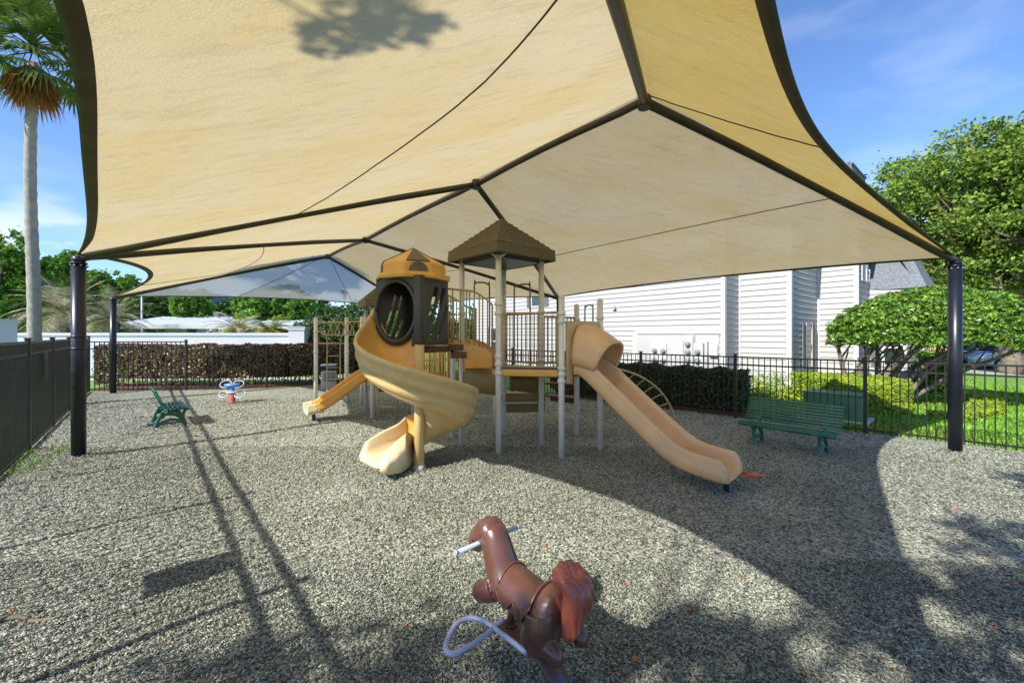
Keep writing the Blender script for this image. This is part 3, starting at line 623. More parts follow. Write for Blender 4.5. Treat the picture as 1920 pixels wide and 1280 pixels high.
# --- olive lower panels under the decks (curved outwards)
def skirtp(p, q, z0, z1, bul, m, name='lower_panel', cut=.0):
    rows = []; n = Vector((q.y-p.y, p.x-q.x, 0)).normalized()
    for k in range(11):
        t = .06+.88*k/10; zb = z0+cut*(t-.5); rows.append([Z(p.lerp(q, t)+n*bul*math.sin(PI*k/10), zb), Z(p.lerp(q, t)+n*bul*math.sin(PI*k/10), z1)])
    b = MB(); b.grid(rows, smooth=True); return solid(b.build(name, m, PS), .03)
skirtp(Pd, Pa, 1.06, 1.5, .05, M['olive']); skirtp(Pe+Vector((.1, -.35, 0)), Pc+Vector((.0, .25, 0)), .98, 1.37, .02, M['olive'], cut=-.06)
for k, (z, w) in enumerate(((.86, .3), (.62, .3))):
    b = MB(); b.box((.22, 8.5+.15*k, z), (.95, .28, .05), rz=R(4)); b.box((.22, 8.36+.15*k, z-.08), (.95, .03, .14), rz=R(4)); bevel(b.build('stair_tread', M['olive'], PS), .01)
for k, (z, dx) in enumerate(((1.36, 0), (1.16, .18), (.98, .34), (.66, .44))):
    b = MB(); b.box((1.05+dx*.2, 8.75+k*.22, z), (.75, .26, .045), rz=R(-38)); b.box((1.05+dx*.2+.06, 8.65+k*.22, z-.07), (.75, .025, .1), rz=R(-38)); bevel(b.build('stair_tread', M['deck'], PS), .008)
# --- raised landing and side wall between the tower and the spiral slide
C0 = Vector((-1.40, 6.12, 0)); dl = Vector((-.925, .38, 0)).normalized(); dr = Vector((.38, .925, 0)).normalized()
Fh = C0; Lh = C0+dl*.80; Rh = C0+dr*.80; Bh = C0+dl*.80+dr*.80
deck([C0+dr*.30+dl*.02, Rh+dr*.5, Bh+dr*.4, Lh+dr*.1], 1.90, .09)
deck([Vector((-1.10, 6.93, 0)), Vector((-.84, 6.98, 0)), Vector((-.90, 7.72, 0)), Vector((-1.2, 7.75, 0))], 1.93, .10)
deck([Vector((-1.06, 6.97, 0)), Vector((-.78, 7.0, 0)), Vector((-.84, 7.72, 0)), Vector((-1.16, 7.7, 0))], 1.80, .11, name='step')
sw = MB(); ya, yb = 7.0, 7.02
poly = [(842, 637), (880, 637), (900, 645), (922, 661), (924, 690), (872, 690), (870, 672), (843, 653)]
sw.prism([aty(x, y, 7.02-.0*(x-842)/80) for x, y in poly], (0.005, .04, 0)); sw2 = bevel(sw.build('side_wall', M['ochre'], PS), .012)
sw = MB(); sw.prism([aty(x, y, 7.02)+Vector((.05, .78, 0)) for x, y in poly], (0.005, .04, 0)); bevel(sw.build('side_wall', M['ochre'], PS), .012)
def archrail(pts, base, y, m):
    top = bez([aty(px, py, y) for px, py in pts], 6); b = MB(); b.tube(top, .017, 8)
    n = 9
    for k in range(n+1):
        t = top[int(k*(len(top)-1)/n)]; f = k/n; zb = CAMH-((base[0]+(base[1]-base[0])*f)-HOR)/FPX*y
        b.cyl(Vector((t.x, t.y, zb)), t, .0125 if 0 < k < n else .017, 8)
    b.build('baluster_rail', m, PS)
archrail([(838, 541), (868, 544), (886, 546), (905, 556), (923, 571)], (638, 655), 7.0, M['vinyl'])
archrail([(840, 553), (856, 562), (874, 574), (892, 580)], (640, 652), 7.85, M['vinyl'])
# --- spiral slide
SPC = C0
sl_ = MB(); sl_.cyl(Z(SPC, 0), Z(SPC, 1.95), .075, 20); cpost = sl_.build('slide_post', M['tan'], PS)
ft = MB(); ft.cyl(Z(SPC, -.0), Z(SPC, .14), .083, 18); ft.build('post_foot', M['grey'], cpost)
spiral = D.objects.new('spiral_slide', None); reg(spiral, PS, None)
def fz(th):   # floor height along the turn (degrees)
    return 2.10-.42-(th-180)/90*.425
prof = [(.06, .20), (.10, .09), (.19, .02), (.34, 0.0), (.52, .01), (.66, .06), (.77, .17), (.835, .30), (.87, .41), (.895, .445), (.925, .44), (.935, .40), (.925, .36),
        (.90, .33), (.915, .26), (.905, .20), (.855, .17), (.87, .11), (.855, .05), (.79, .02), (.77, -.02), (.70, -.07), (.60, -.085), (.40, -.09), (.20, -.07), (.06, -.03)]
def srow(c, rad, tang, z, ws=1.0, hs=1.0):
    return [Vector((c.x+rad.x*r_*ws, c.y+rad.y*r_*ws, z+dz*hs)) for r_, dz in prof]
rows = []; TH0, TH1 = 150, 478
for k in range(97):
    th = TH0+(TH1-TH0)*k/96; a = R(th); rad = Vector((math.cos(a), math.sin(a), 0)); f = (th-TH0)/(TH1-TH0)
    z = fz(th); hs = 1.0
    if th < 205: hs = 1+.38*((205-th)/55)**1.5
    if th < 180: z += .16*((180-th)/30)**2
    if th > 400: hs = 1-.12*(th-400)/78
    if th > 430: z += .05*((th-430)/48)**2
    rows.append(srow(SPC, rad, None, z, 1-.06*f, hs))
b = MB(); b.grid(rows, close_u=True); b.f.append(tuple(range(len(prof)))); b.sm.append(False); b.build('chute', M['tan'], spiral)
# inside of the chute keeps its stronger colour
rows2 = []
for k in range(97):
    r0_ = rows[k]; rows2.append([Vector((p.x, p.y, p.z+.004)) if i < 3 or i > 6 else Vector((p.x, p.y, p.z))+Vector(((SPC.x-p.x), (SPC.y-p.y), 0)).normalized()*.004+Vector((0, 0, .003)) for i, p in enumerate(r0_[0:9])])
b = MB(); b.grid(rows2); b.build('chute_lining', M['ochre'], spiral, fix=False)
# exit: straight open trough turning out of the spiral
aE = R(TH1); radE = Vector((math.cos(aE), math.sin(aE), 0)); tanE = Vector((-.80, -.60, 0)).normalized(); perpE = Vector((tanE.y, -tanE.x, 0))
pin = rows[-1]
ins = MB(); exi = [p.copy() for p in pin]; LEN = .62; secs = []
tgt_c = Vector((-1.93, 5.93, 0)); lipd = Vector((.60, -.62, 0)).normalized()      # along the lip, from far side to near side
EXP = [(-.33, .28), (-.325, .16), (-.30, .05), (-.15, .0), (0, 0), (.14, .0), (.25, .03), (.30, .12), (.325, .24), (.345, .275), (.37, .27), (.38, .23), (.375, .17), (.37, .12), (.365, .06), (.36, .0), (.355, -.03), (.35, -.05), (.34, -.06), (.33, -.07), (.28, -.08), (.15, -.08), (0, -.08), (-.2, -.15), (-.36, -.16)]
# section runs from the column side (near) to the outer side (far)
def esec(c, d, z, hs, ws=1.0): return [Vector((c.x+d.x*u*ws, c.y+d.y*u*ws, z+dz*hs)) for u, dz in EXP]
near2far = -lipd
c1 = Vector((-1.66, 6.44, 0)); zE = pin[3].z
S0 = pin; S1 = esec(Vector((-1.70, 6.36, 0)), Vector((-.45, .9, 0)).normalized(), zE-.02, 1.25, .98); S2 = esec(Vector((-1.84, 6.12, 0)), Vector((-.6, .8, 0)).normalized(), zE-.045, 1.1, .98); S3 = esec(Vector((-1.98, 5.92, 0)), near2far, zE-.06, .80, .97); S4 = esec(Vector((-2.06, 5.85, 0)), near2far, zE-.10, .18, .94)
seq = []
def lerpS(a, c, t): return [p.lerp(q, t) for p, q in zip(a, c)]
ctrl = [S0, S1, S2, S3, S4]
for i in range(4):
    for k in range(8): seq.append(lerpS(ctrl[i], ctrl[i+1], k/8))
seq.append(S4)
# smooth along the run
for it in range(4): seq = [seq[0]]+[[(a_+b_*2+c_)/4 for a_, b_, c_ in zip(seq[i-1], seq[i], seq[i+1])] for i in range(1, len(seq)-1)]+[seq[-1]]
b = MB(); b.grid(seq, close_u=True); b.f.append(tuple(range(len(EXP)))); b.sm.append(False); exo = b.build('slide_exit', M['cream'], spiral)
tag(exo, 'cream exit trough of the spiral slide')
b = MB(); cc = at(716, 884); b.bar(Z(cc, 0), Z(cc, zE-.1), .06, .06); b.build('exit_leg', M['black'], spiral)
b = MB(); wl = [aty(x, y, 5.98) for x, y in ((790, 835), (797, 842), (797, 872), (742, 872), (720, 878))]
# --- hood over the spiral slide top
hood = D.objects.new('slide_hood', None); reg(hood, PS, None)
HT, HB = 3.0, 1.93
def facewall(p, q, z0, z1, openings, thick, name, m=M['hood'], bow=.0, rounds=0.0, res=60, resz=80):
    """wall p->q with shaped openings: list of functions (u,z)->bool, cut on a fine grid and cleaned"""
    d = (q-p); L = d.length; n = Vector((d.y, -d.x, 0)).normalized(); b = MB(); vid = {}
    def V(i, k):
        if (i, k) not in vid:
            u = i/res; p_ = p.lerp(q, u)+n*bow*math.sin(PI*u); vid[(i, k)] = len(b.v); b.v.append((p_.x, p_.y, z0+(z1-z0)*k/resz))
        return vid[(i, k)]
    for i in range(res):
        for k in range(resz):
            u = (i+.5)/res; zz = z0+(z1-z0)*(k+.5)/resz
            if any(o(u*L, zz) for o in openings): continue
            b.f.append((V(i, k), V(i+1, k), V(i+1, k+1), V(i, k+1))); b.sm.append(True)
    o = b.build(name, m, hood, fix=False)
    bm = bmesh.new(); bm.from_mesh(o.data)
    for _ in range(3):
        be = [v for v in bm.verts if v.is_boundary]
        nv = {v: sum(((e.other_vert(v).co) for e in v.link_edges if e.is_boundary), Vector())/2 for v in be if sum(e.is_boundary for e in v.link_edges) == 2}
        for v, c in nv.items():
            es = [e.other_vert(v).co for e in v.link_edges if e.is_boundary]
            if (es[0]-v.co).normalized().dot((es[1]-v.co).normalized()) < -.1 or True:
                uu = (v.co.x, v.co.y)
                v.co = v.co.lerp(c, .5)
    bm.to_mesh(o.data); bm.free(); solid(o, thick, 0); return o
def slot(u0, z0, u1, z1, w):
    a = Vector((u0, z0)); c = Vector((u1, z1)); d = c-a; L2 = d.length_squared
    def f(u, z):
        p = Vector((u, z)); t = max(0, min(1, (p-a).dot(d)/L2)); return (p-(a+d*t)).length < w
    return f
slots = [slot(.17, 2.40, .33, 2.76, .034), slot(.30, 2.32, .60, 2.90, .030) if False else slot(.18, 2.06, .62, 2.80, .032), slot(.46, 2.06, .62, 2.42, .032)]
slots = [slot(.18, 2.40, .34, 2.82, .056), slot(.19, 2.08, .56, 2.82, .052), slot(.42, 2.08, .63, 2.52, .056)]
facewall(Fh+dr*.10, Rh, HB, HT, slots, .03, 'side_panel')
slotb = [slot(.2+.16*i, 2.74-.0*i, .36+.16*i, 2.34, .036) for i in range(2)]+[slot(.18+.17*i, 2.34, .34+.17*i, 2.06, .036) for i in range(3)]
facewall(Bh, Rh, HB, HT, [lambda u, z: (.14 < u < .66 and z < 2.75)], .03, 'back_panel')
facewall(Bh, Lh, 2.0, HT, slotb, .03, 'back_panel')
def archo(u, z):
    uc = .41
    if ((u-uc)/.355)**2+((z-2.46)/.445)**2 < 1: return True
    if z < 2.46: return u > .1 and ((u-uc)/.425)**2+((z-2.46)/.53)**2 > 1
    return u > .6 and z > 2.75 and ((u-.60)/.20)**2+((z-2.75)/.25)**2 > 1
facewall(Fh+dl*.02, Lh, 1.92, HT, [archo], .05, 'arch_panel')
# corner pillar and rim of the arch
b = MB(); b.box(Z(C0, (1.95+HT)/2), (.15, .13, HT-1.95), rz=math.atan2(dl.y, dl.x)); bevel(b.build('corner_pillar', M['hood'], hood), .03, 3)
rim = []
for k in range(41):
    a = 2*PI*k/40; u = .41+.375*math.cos(a); z = 2.46+.47*math.sin(a); rim.append(Fh+dl*u+Vector((0, 0, z))-dr*.03)
b = MB(); b.tube(rim, [(.035, .035)]*41, 8); b.build('arch_rim', M['hood'], hood)
b = MB(); b.prism([Z(Fh+dl*.08+dr*.04, 1.97), Z(Lh-dl*.04+dr*.04, 1.97), Z(Bh-dl*.04-dr*.04, 1.97), Z(Rh+dl*.08-dr*.04, 1.97)], (0, 0, .035)); b.build('hood_floor', M['hood'], hood)
# cap: eight-sided crown, ochre with dark insets
cap = MB(); cc = (Fh+Rh+Lh+Bh)/4; rot = math.atan2(dl.y, dl.x)
def oct_(r, z, n=8, ph=0): return [Vector((cc.x+r*math.cos(rot+PI/8+2*PI*k/n+ph), cc.y+r*math.sin(rot+PI/8+2*PI*k/n+ph), z)) for k in range(n)]
cap.grid([oct_(.60, HT-.03), oct_(.61, HT+.01), oct_(.595, HT+.05), oct_(.53, HT+.06), oct_(.525, HT+.20), oct_(.50, HT+.235), oct_(.02, HT+.50)], smooth=False, close_u=True); cap.add(oct_(.60, HT-.03), [tuple(range(8))])
cp = cap.build('hood_cap', M['ochre'], hood)
for k in range(8):
    A_ = oct_(.53, HT+.075); B_ = oct_(.527, HT+.195); p0, p1 = A_[k], A_[(k+1) % 8]; n = ((p0+p1)/2-Vector((cc.x, cc.y, p0.z))).normalized()
    if k % 2 == 0:
        pts = []
        for j in range(9):
            t = PI*j/8; pts.append((p0+p1)/2+(p1-p0)*.36*math.cos(t)+Vector((0, 0, .14*math.sin(t))))
        e1 = MB(); e1.prism(pts, n*.012); e1.build('dark_inset', M['roofp'], cp)
        tp = Vector((cc.x, cc.y, HT+.505)); q0 = B_[k]; q1 = B_[(k+1) % 8]; mid = [q0.lerp(q1, .06)+Vector((0, 0, .03))-n*.01, q0.lerp(q1, .94)+Vector((0, 0, .03))-n*.01, tp]
        e1 = MB(); e1.prism(mid, Vector((n.x*.01, n.y*.01, .014))); e1.build('dark_segment', M['roofp'], cp)
# hood guard wall of the chute at the top
# --- straight slide with hood
sdir = (Vector((2.87, 5.40, 0))-(Pb+Pi)/2).normalized(); swd = Vector((-sdir.y, sdir.x, 0)); S00 = (Pb+Pi)/2+Vector((.0, -.0, 0))+sdir*.06
sl2 = D.objects.new('straight_slide', None); reg(sl2, PS, None)
cen = bez([S00+Vector((0, 0, 1.46)), S00+sdir*.18+Vector((0, 0, 1.42)), S00+sdir*.75+Vector((0, 0, .98)), S00+sdir*1.35+Vector((0, 0, .52)), S00+sdir*1.70+Vector((0, 0, .315)), S00+sdir*2.05+Vector((0, 0, .25)), S00+sdir*2.36+Vector((0, 0, .225))], 8)
P2 = [(-.235, .03), (-.22, .0), (-.03, .0), (0, .018), (.03, .0), (.22, .0), (.235, .03), (.25, .19), (.26, .235), (.29, .255), (.325, .25), (.335, .22), (.325, .13), (.335, .11), (.325, .0), (.305, -.035), (0, -.05), (-.305, -.035), (-.325, 0), (-.335, .11), (-.325, .13), (-.335, .22), (-.325, .25), (-.29, .255), (-.26, .235), (-.25, .19)]
rows = []
for i, p in enumerate(cen):
    t = (cen[min(i+1, len(cen)-1)]-cen[max(0, i-1)]).normalized(); up = swd.cross(t); up = up if up.z > 0 else -up; f = i/(len(cen)-1)
    hs = 1.0 if f < .93 else 1-((f-.93)/.07)**2*.75
    rows.append([p+swd*u*1.0+up*(v*hs) for u, v in P2])
b = MB(); b.grid(rows, close_u=True); b.f.append(tuple(range(len(P2)))); b.sm.append(False); b.f.append(tuple(range(len(b.v)-len(P2), len(b.v)))[::-1]); b.sm.append(False)
b.build('chute', M['peach'], sl2)
b = MB(); q = cen[-4]; b.bar(Z(q, 0), Z(q, q.z-.03), .05, .05); b.build('support_leg', M['black'], sl2)
# entry panel with a barrel hood
n_ = sdir
pw = MB(); pa_ = Pb.lerp(Pi, .08)+n_*.03; pb_ = Pb.lerp(Pi, .92)+n_*.03
def epan(u, z):
    c = .5*(pb_-pa_).length
    return (abs(u-c) < .27 and z < 1.95) or ((u-c)**2/.27**2+(z-1.95)**2/.16**2 < 1)
hb = hood; hood = sl2
facewall(pa_, pb_, 1.28, 2.33, [epan], .05, 'entry_panel', m=M['tan']); hood = hb
cm = (pa_+pb_)/2; rows = []
for k in range(13):
    f = k/12; ext = .02+.62*f; w = .345-.0*f; H = 2.27-.30*f**1.6; Hb = 1.60-.07*f; row = []
    for j in range(25):
        a = PI*j/24; sp_ = .72
        cx = math.copysign(abs(math.cos(a))**sp_, math.cos(a)); sz = math.sin(a)**sp_
        # front edge cut back at the bottom so the mouth leans forward
        e_ = ext*(.66+.34*sz) if k > 0 else ext
        row.append(cm+n_*e_+swd*(cx*w)+Vector((0, 0, Hb+(H-Hb)*sz)))
    rows.append(row)
b = MB(); b.grid(rows); solid(b.build('slide_hood', M['peach'], sl2), .03)
b = MB(); b.tube(rows[-1], .028, 8); b.build('hood_rim', M['peach'], sl2)
# --- arch climber at the right
p0, p1 = Pi.lerp(Ph, .15), Pi.lerp(Ph, .85); g0 = at(1269, 822); g1 = g0+Vector((-.35, .62, 0))
def arc(p, g, n=20):
    out = []
    for k in range(n+1):
        t = k/n*PI/2; d = (g-p); out.append(Vector((p.x+d.x*math.sin(t), p.y+d.y*math.sin(t), 1.49*math.cos(t)**.9)))
    return out
ar0, ar1 = arc(p0, g0), arc(p1, g1); b = MB(); b.tube(ar0, .021, 8); b.tube(ar1, .021, 8)
clm = b.build('arch_climber', M['vinyl'], PS); 
for k in range(2, 19, 2):
    a_, c_ = ar0[k], ar1[k]; t = (ar0[k+1]-ar0[k-1]).normalized(); m_ = (a_+c_)/2
    side = (c_-a_).normalized(); nrm = t.cross(side); nrm = nrm if nrm.z < 0 else -nrm
    if k < 15: q = bez([a_, a_.lerp(c_, .2)+nrm*.10+t*.02, a_.lerp(c_, .35)+nrm*.22+t*.03, m_+nrm*.25+t*.04, a_.lerp(c_, .65)+nrm*.22+t*.03, a_.lerp(c_, .8)+nrm*.10+t*.02, c_], 3)
    else: q = [a_, c_]
    r_ = MB(); r_.tube(q, .014, 7); r_.build('rung', M['vinyl'], clm)
# --- second tower behind, with its small slide
Qa = Vector((-3.44, 9.98, 0)); Qb = Vector((-2.53, 10.40, 0)); Qc = Vector((-2.98, 11.35, 0)); Qd = Vector((-3.95, 10.95, 0)); Q0 = (Qa+Qb+Qc+Qd)/4
for p in (Qa, Qb, Qc, Qd): post(p, 2.80, (1.55, 1.05), False)
roof(Q0, Vector((Qa.x-Q0.x, Qa.y-Q0.y, 0))*1.38, 2.78)
deck([Qa, Qb, Qc, Qd], 1.02, .10, M['deck']); fascia(Qa, Qb, 1.03, .09, M['ochre']); fascia(Qd, Qa, 1.03, .09)
b = MB(); b.prism([Z(Qa.lerp(Qb, .1), .68), Z(Qa.lerp(Qb, .9), .68), Z(Qa.lerp(Qb, .9), .93), Z(Qa.lerp(Qb, .1), .93)], (.01, .03, 0)); bevel(b.build('lower_panel', M['deck'], PS), .008)
# panel beside the small slide
hood = PS
def epan2(u, z): return abs(u-.5) < .22 and z < 1.42
facewall(Qd.lerp(Qa, .04)+Vector((-.04, -.03, 0)), Qd.lerp(Qa, .96)+Vector((-.04, -.03, 0)), .84, 1.82, [epan2], .06, 'entry_panel', m=M['ochre'], res=30, resz=30); hood = hb
barrier(Qb, Qc, 1.08, 1.85, 8)
ss = D.objects.new('small_slide', None); reg(ss, PS, None)
s0 = Qa.lerp(Qd, .5); e0 = Vector((-4.90, 9.62, 0)); dd = (e0-s0).normalized(); ww = Vector((-dd.y, dd.x, 0)); Ls = (e0-s0).length
cen = bez([s0+Vector((0, 0, 1.0)), s0+dd*Ls*.12+Vector((0, 0, .96)), s0+dd*Ls*.45+Vector((0, 0, .62)), s0+dd*Ls*.74+Vector((0, 0, .34)), s0+dd*Ls*.88+Vector((0, 0, .27)), s0+dd*Ls+Vector((0, 0, .25))], 6)
def small(cs, name, m):
    rows = []
    for i, p in enumerate(cs):
        t = (cs[min(i+1, len(cs)-1)]-cs[max(0, i-1)]).normalized(); up = ww.cross(t); up = up if up.z > 0 else -up
        rows.append([p+ww*u*.9+up*v*.8 for u, v in P2])
    b = MB(); b.grid(rows, close_u=True)
    b.f.append(tuple(range(len(P2)))); b.sm.append(False); b.f.append(tuple(range(len(b.v)-len(P2), len(b.v)))[::-1]); b.sm.append(False)
    return b.build(name, m, ss)
small(cen[:-8], 'chute', M['ochre']); tag(small(cen[-9:], 'slide_exit', M['cream']), 'cream exit of the small slide')
b = MB(); q = cen[-7]; b.bar(Z(q, 0), Z(q, q.z-.02), .06, .06); b.build('support_leg', M['black'], ss)
# ladder
lad = MB(); la, lb = at(709, 789), at(742, 791); ta = Z(Qa.lerp(Qb, .25), 1.06); tb = Z(Qa.lerp(Qb, .80), 1.06)
lad.tube([Z(la, 0), Z(la, .98), ta], .018, 8); lad.tube([Z(lb, 0), Z(lb, .98), tb], .018, 8); ld = lad.build('ladder', M['vinyl'], PS)
for z in (.36, .68, .96):
    b = MB(); b.cyl(Z(la, z), Z(lb, z), .014, 8); b.build('rung', M['vinyl'], ld)
# bridge between the towers, seen as balusters behind the spiral slide
Ba, Bb = Qb, Vector((-1.25, 8.05, 0)); Bc, Bd = Qb+Vector((.35, .75, 0)), Pd+Vector((.0, .5, 0))
deck([Ba, Bb, Bd, Bc], 1.04, .08)
barrier(Ba, Bb, 1.08, 1.86, 14, m=M['ochre'], r=.016); barrier(Bc, Bd, 1.08, 1.86, 13)
post(Vector((-1.2, 8.18, 0)), 1.9, (1.75, 1.0)); post(Vector((-2.02, 9.6, 0)), 1.0, ())
post(Vector((-.38, 9.25, 0)), 1.45, ()); post(Vector((.60, 8.97, 0)), 1.45, (1.2,)); post(Vector((-3.5, 12.0, 0)), 2.0, ())
# --- overhead ladder with hanging loops, left
Ma, Mb_, Mc = Vector((-6.18, 12.77, 0)), Vector((-5.17, 12.67, 0)), Vector((-4.50, 12.15, 0)); Md = Vector((-5.0, 14.0, 0))
for p in (Ma, Mb_, Mc): post(p, 2.62, (2.2, 1.55), r=.06)
b = MB(); b.tube([Z(Ma, 2.48), Z(Mb_, 2.48), Z(Mc, 2.5)], .022, 8); b.tube([Z(Ma, 1.82), Z(Mb_, 1.82)], .018, 8)
b.tube([Z(Ma, 2.48)+Vector((-.3, .5, 0)), Z(Mc, 2.5)+Vector((-.2, .7, 0))], .022, 8); b.tube([Z(Mc, 2.5), Z(Qd, 2.45)], .022, 8); ovh = b.build('overhead_bars', M['vinyl'], PS)
for k in range(5):
    q = Ma.lerp(Mc, .2+.16*k)+Vector((0, .15, 0)); w = .18; b = MB()
    b.tube(bez([Z(q, 2.48)+Vector((-.02, 0, 0)), Z(q, 2.3)+Vector((-.13, 0, 0)), Z(q, 2.14)+Vector((-w, 0, 0)), Z(q, 2.09)+Vector((-w*.6, 0, 0)), Z(q, 2.09)+Vector((w*.6, 0, 0)), Z(q, 2.14)+Vector((w, 0, 0)), Z(q, 2.3)+Vector((.13, 0, 0)), Z(q, 2.48)+Vector((.02, 0, 0))], 3), .014, 7); b.build('hanging_loop', M['vinyl'], ovh)
lf, rt = at(613, 748), at(637, 742); b = MB(); lf.y = rt.y = 12.9; lf.x = (613-960)/FPX*12.9; rt.x = (638-960)/FPX*12.9
b.tube(bez([Z(Ma, 2.2), Z(lf, 2.12)-Vector((.1, 0, 0)), Z(lf, 1.9), Z(lf, 1.0), Z(lf, 0)], 4), .017, 8); b.tube(bez([Z(Mb_, 2.2), Z(rt, 2.12)+Vector((.1, 0, 0)), Z(rt, 1.9), Z(rt, 1.0), Z(rt, 0)], 4), .017, 8); ld2 = b.build('side_ladder', M['vinyl'], PS)
for z in (.3, .68, 1.05, 1.42):
    b = MB(); b.cyl(Z(lf, z), Z(rt, z), .013, 8); b.build('rung', M['vinyl'], ld2)
# ================================================================ SMALL OBJECTS
# ---- spring horse
HO = Vector((.14, 2.32, 0)); hf = Vector((-.66, .751, 0)); hl = Vector((-.751, -.66, 0))
def H(f, l, z): return HO+hf*f+hl*l+Vector((0, 0, z))
horse = thing('spring_horse', 'brown moulded plastic horse rider with curled tail on a bent leaf spring', 'spring rider', (HO.x, HO.y, 0))
hb_ = MB()
def lof(pts, rs, n=20): hb_.tube([H(*p) for p in pts], rs, n)
NI = lambda xs, ys, n: [float(v) for v in np.interp(np.linspace(0, 1, n), xs, ys)]
lof(bez([(.36, 0, .575), (.30, 0, .58), (.15, 0, .56), (.0, 0, .555), (-.10, 0, .58), (-.17, 0, .61), (-.22, 0, .62)], 4), list(zip(NI([0, .12, .35, .6, .8, .93, 1], [.05, .115, .12, .12, .14, .11, .05], 25), NI([0, .12, .35, .6, .8, .93, 1], [.05, .115, .115, .105, .135, .11, .05], 25))))
lof(bez([(.25, 0, .56), (.30, 0, .64), (.345, 0, .73), (.375, 0, .79), (.41, 0, .83)], 4), list(zip(NI([0, .3, .7, 1], [.125, .105, .092, .085], 17), NI([0, .3, .7, 1], [.125, .108, .10, .09], 17))))
lof(bez([(.35, 0, .83), (.41, 0, .825), (.47, 0, .79), (.53, 0, .74), (.57, 0, .695), (.585, 0, .675)], 4), NI([0, .15, .4, .75, .93, 1], [.05, .092, .092, .07, .06, .03], 21))
for s in (-1, 1):
    lof(bez([(.29, .07*s, .55), (.35, .095*s, .51), (.39, .10*s, .50), (.40, .095*s, .465), (.37, .09*s, .44)], 4), NI([0, .3, .6, 1], [.08, .066, .055, .038], 17))
    lof(bez([(-.11, .065*s, .58), (-.12, .09*s, .52), (-.08, .10*s, .465), (-.12, .105*s, .455), (-.19, .105*s, .475), (-.235, .10*s, .46), (-.25, .095*s, .42)], 4), NI([0, .2, .45, .6, .8, 1], [.11, .095, .062, .052, .045, .040], 25))
hbo = hb_.build('body', M['horse'], horse)
m_ = hbo.modifiers.new('remesh', 'REMESH'); m_.mode = 'VOXEL'; m_.voxel_size = .0065; m_.use_smooth_shade = True
m_ = hbo.modifiers.new('smooth', 'SMOOTH'); m_.factor = .6; m_.iterations = 9
def bake(o):
    dg = bpy.context.evaluated_depsgraph_get(); dg.update(); me = D.meshes.new_from_object(o.evaluated_get(dg)); o.modifiers.clear(); old = o.data; o.data = me
    for p in me.polygons: p.use_smooth = True
bake(hbo)
# saddle with a pointed blanket
from mathutils.bvhtree import BVHTree
bvh = BVHTree.FromPolygons([v.co for v in hbo.data.vertices], [tuple(p.vertices) for p in hbo.data.polygons])
def onbody(f, ang, off):
    c = H(f, 0, .55)-OFF[hbo.name]; d = hl*math.sin(ang)+Vector((0, 0, math.cos(ang))); hit = bvh.ray_cast(c+d*.4, -d, .5)
    p = hit[0] if hit[0] else c+d*.11
    return p+d*off+OFF[hbo.name]
rows = []
NB = 48
for i in range(19):
    f = -.075+.285*i/18; row = []
    for k in range(NB+1):
        lim = 1.25+.62*(1-abs(((i/18)*1.999) % 1*2-1)); a = -lim+2*lim*k/NB; row.append(onbody(f, a, .009))
    rows.append(row)
b = MB(); b.grid(rows); sdl = b.build('saddle', M['horse'], horse); solid(sdl, .01, 0); sm_ = sdl.modifiers.new('s', 'SMOOTH'); sm_.factor = .5; sm_.iterations = 2
# pommel rims
for f, w_ in ((.205, .95), (-.075, .95)):
    b = MB(); b.tube([onbody(f, -w_+2*w_*k/16, .014) for k in range(17)], .009, 7); b.build('saddle_rim', M['horse'], sdl)
for s in (-1, 1):
    q = []
    for i in range(37):
        f = -.075+.285*i/36; lim = 1.25+.62*(1-abs(((i/36)*1.999) % 1*2-1)); q.append(onbody(f, s*lim, .013))
    b = MB(); b.tube(q, .0065, 6); b.build('blanket_edge', M['horse'], sdl)
# tail: one mass of twisting locks
tb = MB()
for j in range(9):
    ph = j*2*PI/9; ox = .030*math.cos(ph); oy = .042*math.sin(ph); q = []
    pts = [(-.185, 0, .63), (-.205, 0, .72), (-.225, 0, .80), (-.26, 0, .84), (-.30, 0, .80), (-.31, .01, .73), (-.295, .03, .66), (-.30, .045, .60), (-.275, .055, .555)]
    for i, (f, l, z) in enumerate(pts):
        w_ = [.35, .6, 1.25, 1.5, 1.5, 1.25, .95, .8, .4][i]; tw = ph+i*.28
        q.append(H(f+ .034*math.cos(tw)*w_, l+.044*math.sin(tw)*w_, z+.016*math.cos(tw)*w_))
    q = bez(q, 4); tb.tube(q, list(np.interp(np.linspace(0, 1, len(q)), [0, .3, .6, .85, 1], [.026, .032, .029, .021, .012])), 9)
tb.tube(bez([H(-.19, 0, .63), H(-.22, 0, .76), H(-.265, 0, .79), H(-.295, .01, .73), H(-.29, .035, .63)], 4), .045, 10)
tl = tb.build('tail', M['mane'], horse); m_ = tl.modifiers.new('remesh', 'REMESH'); m_.mode = 'VOXEL'; m_.voxel_size = .0045; m_ = tl.modifiers.new('smooth', 'SMOOTH'); m_.factor = .5; m_.iterations = 3; bake(tl)
b = MB(); b.cyl(H(.44, -.255, .765), H(.44, .255, .765), .0145, 14); hbb = b.build('handlebar', M['ltube'], horse)
for s in (-1, 1):
    b = MB(); b.cyl(H(.44, .245*s, .765), H(.44, .265*s, .765), .0165, 12); b.build('grip_end', M['grey'], hbb)
for s in (-1, 1):
    b = MB(); b.lathe(H(.50, .078*s, .765)-Vector((0, 0, .012)), [(.004, 0), (.011, .004), (.013, .012), (.011, .02), (.004, .024)], 10); b.build('eye', M['black'], hbo)
for f in (.225, .06):
    b = MB(); b.cyl(H(f, 0, .31), H(f, 0, .50), .021, 14); b.cyl(H(f, 0, .325), H(f, 0, .335), .04, 14); b.build('support_post', M['horse'], horse)
